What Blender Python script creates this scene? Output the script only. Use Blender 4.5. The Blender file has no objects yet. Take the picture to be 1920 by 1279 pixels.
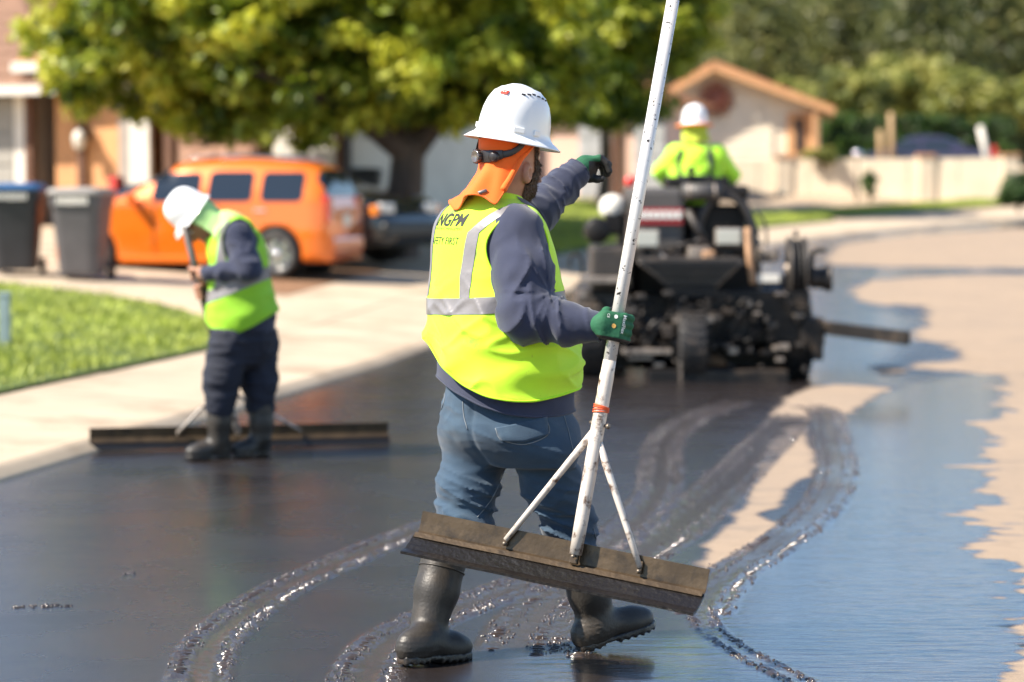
import bpy, bmesh, math, random
import numpy as np
from mathutils import Vector, Matrix
from mathutils.bvhtree import BVHTree

# ------------------------------------------------------------------ camera, sky, sun, exposure
SC = bpy.context.scene
COL = SC.collection
R = math.radians
CAM_H, PITCH, FPX = 1.57, R(3.68), 4533.0
cam_d = bpy.data.cameras.new('camera'); cam = bpy.data.objects.new('camera', cam_d); COL.objects.link(cam)
cam.location = (0, 0, CAM_H); cam.rotation_euler = (R(90) - PITCH, 0, 0)
cam_d.sensor_width = 36.0; cam_d.lens = 85.0; cam_d.clip_start = 0.1; cam_d.clip_end = 2000
cam_d.dof.use_dof = True; cam_d.dof.focus_distance = 7.85; cam_d.dof.aperture_fstop = 1.9
SC.camera = cam
SUN_EL, SHADOW_AZ = R(46), R(19)            # shadows fall to the right and a little away
sun_dir = Vector((-math.cos(SUN_EL) * math.cos(SHADOW_AZ), -math.cos(SUN_EL) * math.sin(SHADOW_AZ), math.sin(SUN_EL)))
world = bpy.data.worlds.new('World'); SC.world = world; world.use_nodes = True
wn = world.node_tree.nodes; wl = world.node_tree.links
sky = wn.new('ShaderNodeTexSky'); sky.sky_type = 'NISHITA'; sky.sun_disc = False
sky.sun_elevation = SUN_EL; sky.sun_rotation = math.atan2(sun_dir.x, sun_dir.y); sky.air_density = 1.0; sky.dust_density = 0.0; sky.ozone_density = 3.0
wl.new(sky.outputs[0], wn['Background'].inputs[0]); wn['Background'].inputs[1].default_value = 0.098
sun_l = bpy.data.lights.new('sun', 'SUN'); sun_l.energy = 5.0; sun_l.angle = R(0.53); sun_l.color = (1.0, 0.91, 0.78)
sun = bpy.data.objects.new('sun', sun_l); COL.objects.link(sun)
sun.rotation_euler = sun_dir.to_track_quat('Z', 'Y').to_euler(); sun.location = (-20, -12, 25)
SC.view_settings.view_transform = 'Standard'; SC.view_settings.look = 'None'
SC.view_settings.exposure = 1.18; SC.view_settings.gamma = 1.0
SC.render.engine = 'CYCLES'; SC.cycles.use_denoising = True
SC.cycles.max_bounces = 6; SC.cycles.diffuse_bounces = 3; SC.cycles.glossy_bounces = 3; SC.cycles.transmission_bounces = 4
SC.cycles.caustics_reflective = False; SC.cycles.caustics_refractive = False; SC.cycles.sample_clamp_indirect = 6.0

# ------------------------------------------------------------------ small helpers
random.seed(7); RNG = np.random.default_rng(7)
def nv(*a): return np.array(a, float)
def unit(v): v = np.asarray(v, float); return v / np.linalg.norm(v)
def P(px, py, D):
    """point at depth D (metres along Y) seen at photo pixel px,py"""
    dx = (px - 960.0) / FPX; dy = (639.5 - py) / FPX
    c, s = math.cos(PITCH), math.sin(PITCH)
    ry = c + dy * s; rz = -s + dy * c
    t = D / ry
    return nv(dx * t, D, CAM_H + rz * t)

def tag(o, label=None, cat=None, group=None, kind=None):
    if label: o['label'] = label
    if cat: o['category'] = cat
    if group: o['group'] = group
    if kind: o['kind'] = kind
    return o
def empty(name, loc=(0, 0, 0), rz=0.0):
    o = bpy.data.objects.new(name, None); COL.objects.link(o); o.location = loc; o.rotation_euler = (0, 0, rz)
    o.empty_display_size = 0.2
    return o
def mesh_data(name, V, F, smooth=True):
    me = bpy.data.meshes.new(name)
    if isinstance(F, np.ndarray) and F.ndim == 2:
        n, k = F.shape
        me.vertices.add(len(V)); me.vertices.foreach_set('co', np.asarray(V, np.float32).ravel())
        me.loops.add(n * k); me.loops.foreach_set('vertex_index', F.astype(np.int32).ravel())
        me.polygons.add(n); me.polygons.foreach_set('loop_start', np.arange(0, n * k, k, dtype=np.int32))
        me.polygons.foreach_set('loop_total', np.full(n, k, np.int32))
        me.update(calc_edges=True); me.validate()
    else:
        me.from_pydata([tuple(v) for v in V], [], [tuple(f) for f in F]); me.update()
    me.polygons.foreach_set('use_smooth', np.full(len(me.polygons), smooth, bool))
    return me
def obj(name, me, m=None, parent=None, loc=None, rz=None):
    if m is not None and not me.materials: me.materials.append(m)
    o = bpy.data.objects.new(name, me); COL.objects.link(o)
    if parent is not None:
        o.parent = parent
    if loc is not None: o.location = loc
    if rz is not None: o.rotation_euler = (0, 0, rz)
    return o
def build(name, V, F, m=None, parent=None, smooth=True, world_space=True):
    """mesh object whose V are world coordinates; parent (an Empty with plain location + z rotation) is compensated"""
    V = np.asarray(V, float)
    if parent is not None and world_space:
        V = to_local(V, parent)
    return obj(name, mesh_data(name, V, F, smooth), m, parent)
def chain_mat(o):
    M = Matrix.LocRotScale(o.location, o.rotation_euler, o.scale)
    return chain_mat(o.parent) @ M if o.parent else M
def to_local(V, parent):
    M = np.array(chain_mat(parent).inverted())
    return V @ M[:3, :3].T + M[:3, 3]
def bm_obj(name, bm, m=None, parent=None, smooth=False, bevel=0.0):
    me = bpy.data.meshes.new(name); bm.to_mesh(me); bm.free()
    me.polygons.foreach_set('use_smooth', np.full(len(me.polygons), smooth, bool))
    o = obj(name, me, m, parent)
    if bevel: add_bevel(o, bevel)
    return o
def add_bevel(o, w, seg=2):
    b = o.modifiers.new('bevel', 'BEVEL'); b.width = w; b.segments = seg; b.limit_method = 'ANGLE'; b.angle_limit = R(35)
    b.harden_normals = False
    return o
def grid_faces(nu, nv_, wrap_u=False, wrap_v=False):
    iu = np.arange(nu if wrap_u else nu - 1); iv = np.arange(nv_ if wrap_v else nv_ - 1)
    a, b = np.meshgrid(iu, iv, indexing='ij'); a = a.ravel(); b = b.ravel()
    a1 = (a + 1) % nu; b1 = (b + 1) % nv_
    return np.stack([a * nv_ + b, a1 * nv_ + b, a1 * nv_ + b1, a * nv_ + b1], 1)
def box_vf(c, half, ax=None):
    ax = np.eye(3) if ax is None else np.asarray(ax, float)
    s = np.array([[x, y, z] for x in (-1, 1) for y in (-1, 1) for z in (-1, 1)], float) * np.asarray(half, float)
    V = np.asarray(c, float) + s @ ax
    F = np.array([[0, 1, 3, 2], [4, 6, 7, 5], [0, 4, 5, 1], [2, 3, 7, 6], [0, 2, 6, 4], [1, 5, 7, 3]])
    return V, F
def box(name, c, half, m, parent=None, ax=None, bevel=0.0, smooth=False):
    V, F = box_vf(c, half, ax)
    o = build(name, V, F, m, parent, smooth)
    if bevel: add_bevel(o, bevel)
    return o
def join(parts):
    Vs, Fs, n = [], [], 0
    for V, F in parts:
        Vs.append(np.asarray(V, float)); F = np.asarray(F)
        if F.shape[1] == 3: F = np.concatenate([F, F[:, 2:3]], 1) if False else F
        Fs.append(F + n); n += len(V)
    if len({f.shape[1] for f in Fs}) > 1:
        out = []
        for f in Fs:
            if f.shape[1] == 4: out += [f[:, [0, 1, 2]], f[:, [0, 2, 3]]]
            else: out.append(f)
        return np.concatenate(Vs), np.concatenate(out)
    return np.concatenate(Vs), np.concatenate(Fs)
def frame(d):
    d = unit(d); a = nv(0, 0, 1) if abs(d[2]) < 0.9 else nv(1, 0, 0)
    u = unit(np.cross(a, d)); return u, np.cross(d, u), d
def tube_vf(pts, rad, n=12, caps=True):
    """tube along a polyline"""
    pts = np.asarray(pts, float); m = len(pts)
    rad = np.full(m, rad) if np.isscalar(rad) else np.asarray(rad, float)
    T = np.gradient(pts, axis=0); T /= np.linalg.norm(T, axis=1)[:, None] + 1e-12
    u, v, _ = frame(T[0]); Vs = []
    th = np.linspace(0, 2 * np.pi, n, endpoint=False)
    for i in range(m):
        u = u - T[i] * (u @ T[i]); u = unit(u); v = np.cross(T[i], u)
        Vs.append(pts[i] + rad[i] * (np.cos(th)[:, None] * u + np.sin(th)[:, None] * v))
    V = np.concatenate(Vs); F = grid_faces(m, n, False, True)[:, ::-1]
    if caps:
        V = np.concatenate([V, pts[:1], pts[-1:]]); a, b = len(V) - 2, len(V) - 1
        k = np.arange(n); k1 = (k + 1) % n
        F = np.concatenate([F, np.stack([np.full(n, a), k1, k, k], 1)[:, [0, 1, 2, 2]], np.stack([np.full(n, b), (m - 1) * n + k, (m - 1) * n + k1, (m - 1) * n + k1], 1)])
        t = [list(f) if f[2] != f[3] else list(f[:3]) for f in F]
        return V, tri_split(t)
    return V, F
def tri_split(faces):
    out = []
    for f in faces:
        for i in range(1, len(f) - 1): out.append((f[0], f[i], f[i + 1]))
    return np.array(out)
def tube(name, pts, rad, m, parent=None, n=12, smooth=True):
    V, F = tube_vf(pts, rad, n)
    return build(name, V, F, m, parent, smooth)
def lathe_vf(c, axis, prof, n=24):
    """prof: list of (r, h) along axis from c"""
    u, v, d = frame(axis); th = np.linspace(0, 2 * np.pi, n, endpoint=False)
    V = np.concatenate([np.asarray(c, float) + d * h + r * (np.cos(th)[:, None] * u + np.sin(th)[:, None] * v) for r, h in prof])
    F = grid_faces(len(prof), n, False, True)[:, ::-1]
    return V, F
def lathe(name, c, axis, prof, m, parent=None, n=24, smooth=True):
    V, F = lathe_vf(c, axis, prof, n)
    o = build(name, V, F, m, parent, smooth)
    return o
def smoothstep(a, b, x):
    t = np.clip((x - a) / (b - a), 0, 1); return t * t * (3 - 2 * t)
def copy_tree(o, parent=None):
    c = o.copy(); COL.objects.link(c); c.parent = parent
    for ch in o.children: copy_tree(ch, c)
    return c

# numpy gradient-free value noise -------------------------------------------------
def _hash(i, j, k):
    n = (i * 374761393 + j * 668265263 + k * 2147483647 * 3 + 1013904223) & 0xFFFFFFFF
    n = ((n ^ (n >> 13)) * 1274126177) & 0xFFFFFFFF
    n = n ^ (n >> 16)
    return (n & 0xFFFFFF) / float(0xFFFFFF) * 2 - 1
def noise3(p):
    p = np.asarray(p, float); i = np.floor(p).astype(np.int64); f = p - i; u = f * f * f * (f * (f * 6 - 15) + 10)
    r = 0
    for a in (0, 1):
        for b in (0, 1):
            for c in (0, 1):
                w = (u[..., 0] if a else 1 - u[..., 0]) * (u[..., 1] if b else 1 - u[..., 1]) * (u[..., 2] if c else 1 - u[..., 2])
                r = r + w * _hash(i[..., 0] + a, i[..., 1] + b, i[..., 2] + c)
    return r
def fbm(p, o=3):
    r = 0; a = 1.0; s = 0
    for k in range(o):
        r = r + a * noise3(np.asarray(p) * (2.03 ** k) + 17.3 * k); s += a; a *= 0.5
    return r / s
def ridge(p):
    return (1 - np.abs(noise3(p)) * 1.6).clip(0, 1) ** 2

# ------------------------------------------------------------------ implicit bodies
def d_cone(p, a, b, ra, rb):
    a = np.asarray(a, float); ba = np.asarray(b, float) - a
    h = np.clip(((p - a) @ ba) / (ba @ ba), 0, 1)
    return np.linalg.norm(p - a - h[:, None] * ba, axis=1) - (ra + (rb - ra) * h)
def d_ell(p, c, rad, ax=None):
    q = p - np.asarray(c, float)
    if ax is not None: q = q @ np.asarray(ax, float).T
    rad = np.asarray(rad, float)
    k0 = np.linalg.norm(q / rad, axis=1); k1 = np.linalg.norm(q / rad ** 2, axis=1) + 1e-9
    return k0 * (k0 - 1) / k1
def d_box(p, c, half, rnd, ax=None):
    q = p - np.asarray(c, float)
    if ax is not None: q = q @ np.asarray(ax, float).T
    q = np.abs(q) - (np.asarray(half, float) - rnd)
    return np.linalg.norm(np.maximum(q, 0), axis=1) + np.minimum(q.max(1), 0) - rnd
def smin(a, b, k):
    h = np.clip(0.5 + 0.5 * (b - a) / k, 0, 1)
    return b + (a - b) * h - k * h * (1 - h)
def d_chain(p, pts, rad, k=0.015):
    d = d_cone(p, pts[0], pts[1], rad[0], rad[1])
    for i in range(1, len(pts) - 1):
        d = smin(d, d_cone(p, pts[i], pts[i + 1], rad[i], rad[i + 1]), k)
    return d
class Stack:
    """generalised vertical cylinder: rings (z, cx, cy, a, b, yaw of the b axis)"""
    def __init__(s, rings, ex=2.3):
        r = np.array(sorted(rings), float); s.r = r; s.ex = ex
    def __call__(s, p):
        z = np.clip(p[:, 2], s.r[0, 0], s.r[-1, 0]); g = [catmull(z, s.r[:, 0], s.r[:, i]) for i in range(1, 6)]
        cx, cy, a, b, yaw = g
        dx = p[:, 0] - cx; dy = p[:, 1] - cy
        f = dx * np.cos(yaw) + dy * np.sin(yaw); r = dx * np.sin(yaw) - dy * np.cos(yaw)
        k = ((np.abs(r) / a) ** s.ex + (np.abs(f) / b) ** s.ex) ** (1 / s.ex) + 1e-6
        L = np.hypot(f, r)
        d = (k - 1) * np.maximum(L, 0.3 * np.minimum(a, b)) / np.maximum(k, 0.3)
        dz = np.maximum(s.r[0, 0] - p[:, 2], p[:, 2] - s.r[-1, 0])
        return np.where(dz > 0, np.hypot(np.maximum(d, 0), dz) , np.maximum(d, dz))
def catmull(x, X, Y):
    m = np.gradient(Y, X); i = np.clip(np.searchsorted(X, x) - 1, 0, len(X) - 2)
    h = X[i + 1] - X[i]; t = (x - X[i]) / h
    return (2 * t**3 - 3 * t**2 + 1) * Y[i] + (t**3 - 2 * t**2 + t) * h * m[i] + (-2 * t**3 + 3 * t**2) * Y[i + 1] + (t**3 - t**2) * h * m[i + 1]

def sdf_mesh(f, lo, hi, h):
    """surface nets of the zero set of f, coarse pass first"""
    lo = np.asarray(lo, float); hi = np.asarray(hi, float)
    n = (np.ceil((hi - lo) / (4 * h)).astype(int) + 1)
    ax = [lo[i] + 4 * h * np.arange(n[i]) for i in range(3)]
    g = np.stack(np.meshgrid(*ax, indexing='ij'), -1).reshape(-1, 3)
    C = f(g).reshape(n)
    N = (n - 1) * 4 + 1
    Dm = np.repeat(np.repeat(np.repeat(C, 4, 0), 4, 1), 4, 2)[:N[0], :N[1], :N[2]]
    near = np.abs(C) < 4 * h * 1.9 + 0.012
    nb = near.copy()
    for a in range(3):
        s = np.roll(nb, 1, a); s2 = np.roll(nb, -1, a); nb = nb | s | s2
    M = np.repeat(np.repeat(np.repeat(nb, 4, 0), 4, 1), 4, 2)[:N[0], :N[1], :N[2]]
    idx = np.argwhere(M)
    D = np.array(Dm); D[M] = f(lo + idx * h)
    return surface_nets(D, lo, h)
def surface_nets(D, lo, h):
    S = D < 0; N = np.array(D.shape); cs = N - 1
    pos, cell, quads = [], [], []
    for a in range(3):
        sl0 = [slice(None)] * 3; sl1 = [slice(None)] * 3; sl0[a] = slice(0, -1); sl1[a] = slice(1, None)
        x = np.argwhere(S[tuple(sl0)] != S[tuple(sl1)])
        if not len(x): continue
        d0 = D[x[:, 0], x[:, 1], x[:, 2]]; y = x.copy(); y[:, a] += 1; d1 = D[y[:, 0], y[:, 1], y[:, 2]]
        t = d0 / (d0 - d1); p = x.astype(float); p[:, a] += t
        b, c = (a + 1) % 3, (a + 2) % 3; ids = []; ok = np.ones(len(x), bool)
        for ob, oc in ((0, 0), (-1, 0), (-1, -1), (0, -1)):
            q = x.copy(); q[:, b] += ob; q[:, c] += oc
            v = ((q >= 0) & (q < cs)).all(1); ok &= v
            fid = (q[:, 0] * cs[1] + q[:, 1]) * cs[2] + q[:, 2]; ids.append(fid)
            pos.append(p[v]); cell.append(fid[v])
        Q = np.stack(ids, 1); Q[d0 > 0] = Q[d0 > 0][:, ::-1]; quads.append(Q[ok])
    pos = np.concatenate(pos); cell = np.concatenate(cell); Q = np.concatenate(quads)
    u, inv = np.unique(cell, return_inverse=True); cnt = np.bincount(inv)
    V = np.stack([np.bincount(inv, pos[:, i]) / cnt for i in range(3)], 1)
    F = np.searchsorted(u, Q)
    return np.asarray(lo) + V * h, F
def tri(F):
    F = np.asarray(F)
    return F if F.shape[1] == 3 else np.concatenate([F[:, [0, 1, 2]], F[:, [0, 2, 3]]])
def vnormals(V, F):
    T = tri(F); n = np.cross(V[T[:, 1]] - V[T[:, 0]], V[T[:, 2]] - V[T[:, 0]])
    N = np.zeros_like(V)
    for i in range(3): np.add.at(N, T[:, i], n)
    return N / (np.linalg.norm(N, axis=1)[:, None] + 1e-12)
def relax(V, F, it=2, lam=0.5):
    T = tri(F); V = V.copy()
    e = np.concatenate([T[:, [0, 1]], T[:, [1, 2]], T[:, [2, 0]]]); e = np.concatenate([e, e[:, ::-1]])
    cnt = np.bincount(e[:, 0], minlength=len(V))[:, None].clip(1)
    for _ in range(it):
        A = np.stack([np.bincount(e[:, 0], V[e[:, 1], i], minlength=len(V)) for i in range(3)], 1) / cnt
        V = V + lam * (A - V)
    return V
def clip(V, F, f):
    """part of the surface where f > 0, with a clean cut edge"""
    T = tri(F); f = np.where(np.abs(f) < 1e-9, 1e-9, f); ins = f > 0; k = ins[T].sum(1)
    out = [T[k == 3]]; ekeys, tris = [], []
    n = len(V); new = {}; newv = []
    def cut(i, j):
        key = (i, j) if i < j else (j, i)
        r = new.get(key)
        if r is None:
            i, j = key; t = f[i] / (f[i] - f[j]); newv.append(V[i] + t * (V[j] - V[i])); r = n + len(newv) - 1; new[key] = r
        return r
    for t in T[(k == 1) | (k == 2)].tolist():
        s = [ins[i] for i in t]
        if sum(s) == 1:
            while not s[0]: t = t[1:] + t[:1]; s = s[1:] + s[:1]
            tris.append((t[0], cut(t[0], t[1]), cut(t[0], t[2])))
        else:
            while s[0]: t = t[1:] + t[:1]; s = s[1:] + s[:1]
            a = cut(t[0], t[1]); b = cut(t[0], t[2])
            tris.append((a, t[1], t[2])); tris.append((a, t[2], b))
    if tris: out.append(np.array(tris))
    T2 = np.concatenate(out); V2 = np.concatenate([V, np.array(newv).reshape(-1, 3)])
    u, inv = np.unique(T2, return_inverse=True)
    return V2[u], inv.reshape(-1, 3)
def boundary_loops(T):
    e = np.concatenate([T[:, [0, 1]], T[:, [1, 2]], T[:, [2, 0]]]); s = set(map(tuple, e.tolist()))
    nxt = {a: b for a, b in s if (b, a) not in s}; loops = []
    while nxt:
        a, b = nxt.popitem(); L = [a]
        while b in nxt and b != L[0]: L.append(b); b = nxt.pop(b)
        loops.append(L)
    return loops
def resample(pts, step, closed=False):
    pts = np.asarray(pts, float)
    if closed: pts = np.concatenate([pts, pts[:1]])
    d = np.r_[0, np.cumsum(np.linalg.norm(np.diff(pts, axis=0), axis=1))]
    n = max(3, int(d[-1] / step)); s = np.linspace(0, d[-1], n)
    return np.stack([np.interp(s, d, pts[:, i]) for i in range(3)], 1)
def spline(pts, n=8):
    pts = np.asarray(pts, float); m = len(pts); t = np.arange(m); x = np.linspace(0, m - 1, (m - 1) * n + 1)
    return np.stack([catmull(x, t.astype(float), pts[:, i]) for i in range(pts.shape[1])], 1)
def solid(o, th, off=-1):
    s = o.modifiers.new('thickness', 'SOLIDIFY'); s.thickness = th; s.offset = off; s.use_rim = True
    return o

# ------------------------------------------------------------------ materials
def mat(name, col, rough=0.6, metal=0.0, var=0.0, vscale=6.0, bump=0.0, bscale=60.0, spec=0.5, coat=0.0, sheen=0.0, dirt=None, dscale=5.0, damt=0.5, trans=0.0, stretch=None, dsharp=0.12):
    m = bpy.data.materials.new(name); m.use_nodes = True
    nt = m.node_tree; b = nt.nodes['Principled BSDF']; L = nt.links
    b.inputs['Roughness'].default_value = rough; b.inputs['Metallic'].default_value = metal
    b.inputs['Specular IOR Level'].default_value = spec; b.inputs['Coat Weight'].default_value = coat
    b.inputs['Coat Roughness'].default_value = 0.08; b.inputs['Sheen Weight'].default_value = sheen
    b.inputs['Transmission Weight'].default_value = trans
    b.inputs['Base Color'].default_value = (*col, 1)
    tc = nt.nodes.new('ShaderNodeTexCoord'); src = tc.outputs['Object']
    if stretch:
        mp = nt.nodes.new('ShaderNodeMapping'); mp.inputs['Scale'].default_value = stretch; L.new(src, mp.inputs[0]); src = mp.outputs[0]
    cs = None
    if var:
        nz = nt.nodes.new('ShaderNodeTexNoise'); nz.inputs['Scale'].default_value = vscale; nz.inputs['Detail'].default_value = 5; L.new(src, nz.inputs['Vector'])
        mr = nt.nodes.new('ShaderNodeMapRange'); mr.inputs[1].default_value = 0.3; mr.inputs[2].default_value = 0.7; mr.inputs[3].default_value = 1 - var; mr.inputs[4].default_value = 1 + var
        L.new(nz.outputs[0], mr.inputs[0])
        mx = nt.nodes.new('ShaderNodeVectorMath'); mx.operation = 'SCALE'; mx.inputs[0].default_value = col
        L.new(mr.outputs[0], mx.inputs['Scale']); cs = mx.outputs[0]
    if dirt:
        nz = nt.nodes.new('ShaderNodeTexNoise'); nz.inputs['Scale'].default_value = dscale; nz.inputs['Detail'].default_value = 7; nz.inputs['Roughness'].default_value = 0.65; L.new(src, nz.inputs['Vector'])
        mr = nt.nodes.new('ShaderNodeMapRange'); mr.inputs[1].default_value = 0.62 - 0.3 * damt; mr.inputs[2].default_value = 0.62 - 0.3 * damt + dsharp; L.new(nz.outputs[0], mr.inputs[0])
        mx = nt.nodes.new('ShaderNodeMix'); mx.data_type = 'RGBA'; L.new(mr.outputs[0], mx.inputs[0])
        if cs is not None: L.new(cs, mx.inputs[6])
        else: mx.inputs[6].default_value = (*col, 1)
        mx.inputs[7].default_value = (*dirt, 1); cs = mx.outputs[2]
    if cs is not None: L.new(cs, b.inputs['Base Color'])
    if bump:
        nz = nt.nodes.new('ShaderNodeTexNoise'); nz.inputs['Scale'].default_value = bscale; nz.inputs['Detail'].default_value = 4; L.new(src, nz.inputs['Vector'])
        bp = nt.nodes.new('ShaderNodeBump'); bp.inputs['Strength'].default_value = 1.0; bp.inputs['Distance'].default_value = bump; L.new(nz.outputs[0], bp.inputs['Height']); L.new(bp.outputs[0], b.inputs['Normal'])
    return m
# ------------------------------------------------------------------ the street: edge curve and heights
_S = np.arange(-14, 110, 0.1)
def heading(s): return R(11.03) + R(1.35) * np.clip(s - 29, 0, 31)
_h = heading(_S); _X = np.cumsum(np.sin(_h)) * 0.1; _Y = np.cumsum(np.cos(_h)) * 0.1
_k = np.argmin(abs(_S - 13)); _X += -2.7 - _X[_k]; _Y += 12.8 - _Y[_k]
def edge_xy(s): return np.interp(s, _S, _X), np.interp(s, _S, _Y)
def z_road(s): s = np.asarray(s, float); return 0.03 * (np.sqrt(np.maximum(s - 21, 0) ** 2 + 1) - 1) * (s > 21)
def kerb_h(s): return 0.07 - 0.05 * smoothstep(22.0, 24.5, s) * (1 - smoothstep(33.5, 35.5, s))
def z_lot(s, d): return kerb_h(s) * smoothstep(0, 0.14, d) + 0.06 * np.clip(d - 0.15, 0, 7.5) + 0.008 * np.clip(d - 7.65, 0, 60)
def st_xyz(s, t, dz=0.0):
    """s along the kerb line, t to the right of it (negative: on the lots)"""
    x, y = edge_xy(s); h = heading(s); s, t = np.broadcast_arrays(np.asarray(s, float), np.asarray(t, float))
    z = z_road(s) + np.where(t < 0, z_lot(s, -t), 0.012 * np.minimum(t, 4) * 0) + dz
    return np.stack([x + t * np.cos(h), y - t * np.sin(h), z], -1)
def xy_st(x, y):
    x = np.atleast_1d(np.asarray(x, float)); y = np.atleast_1d(np.asarray(y, float)); s = y / 0.9815
    for _ in range(12):
        ex, ey = edge_xy(s); h = heading(s); s = s + ((x - ex) * np.sin(h) + (y - ey) * np.cos(h)) * 0.8
    ex, ey = edge_xy(s); h = heading(s)
    return s, (x - ex) * np.cos(h) - (y - ey) * np.sin(h)
def ground_z(x, y):
    s, t = xy_st(x, y); r = st_xyz(s, t)[..., 2]
    return float(r[0]) if np.isscalar(x) else r
def G(px, py):
    """ground point seen at a photo pixel"""
    lo, hi = 3.0, 120.0
    f = lambda D: (lambda q: q[2] - ground_z(float(q[0]), float(q[1])))(P(px, py, D))
    for D in np.arange(4, 120, 1.0):
        if f(D) < 0: hi = D; lo = D - 1; break
    for _ in range(18):
        mid = (lo + hi) / 2
        if f(mid) < 0: hi = mid
        else: lo = mid
    return P(px, py, hi)
def gpoly(pts): return np.array([G(*p)[:2] for p in pts])
def poly_sd(x, y, poly):
    """signed distance, negative inside"""
    d = np.full(x.shape, 1e9); ins = np.zeros(x.shape, bool); n = len(poly)
    for i in range(n):
        a = poly[i]; b = poly[(i + 1) % n]; e = b - a
        t = np.clip(((x - a[0]) * e[0] + (y - a[1]) * e[1]) / (e @ e + 1e-12), 0, 1)
        d = np.minimum(d, np.hypot(x - a[0] - t * e[0], y - a[1] - t * e[1]))
        c = ((a[1] > y) != (b[1] > y)) & (x < (b[0] - a[0]) * (y - a[1]) / (b[1] - a[1] + 1e-12) + a[0]); ins ^= c
    return np.where(ins, -d, d)

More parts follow.
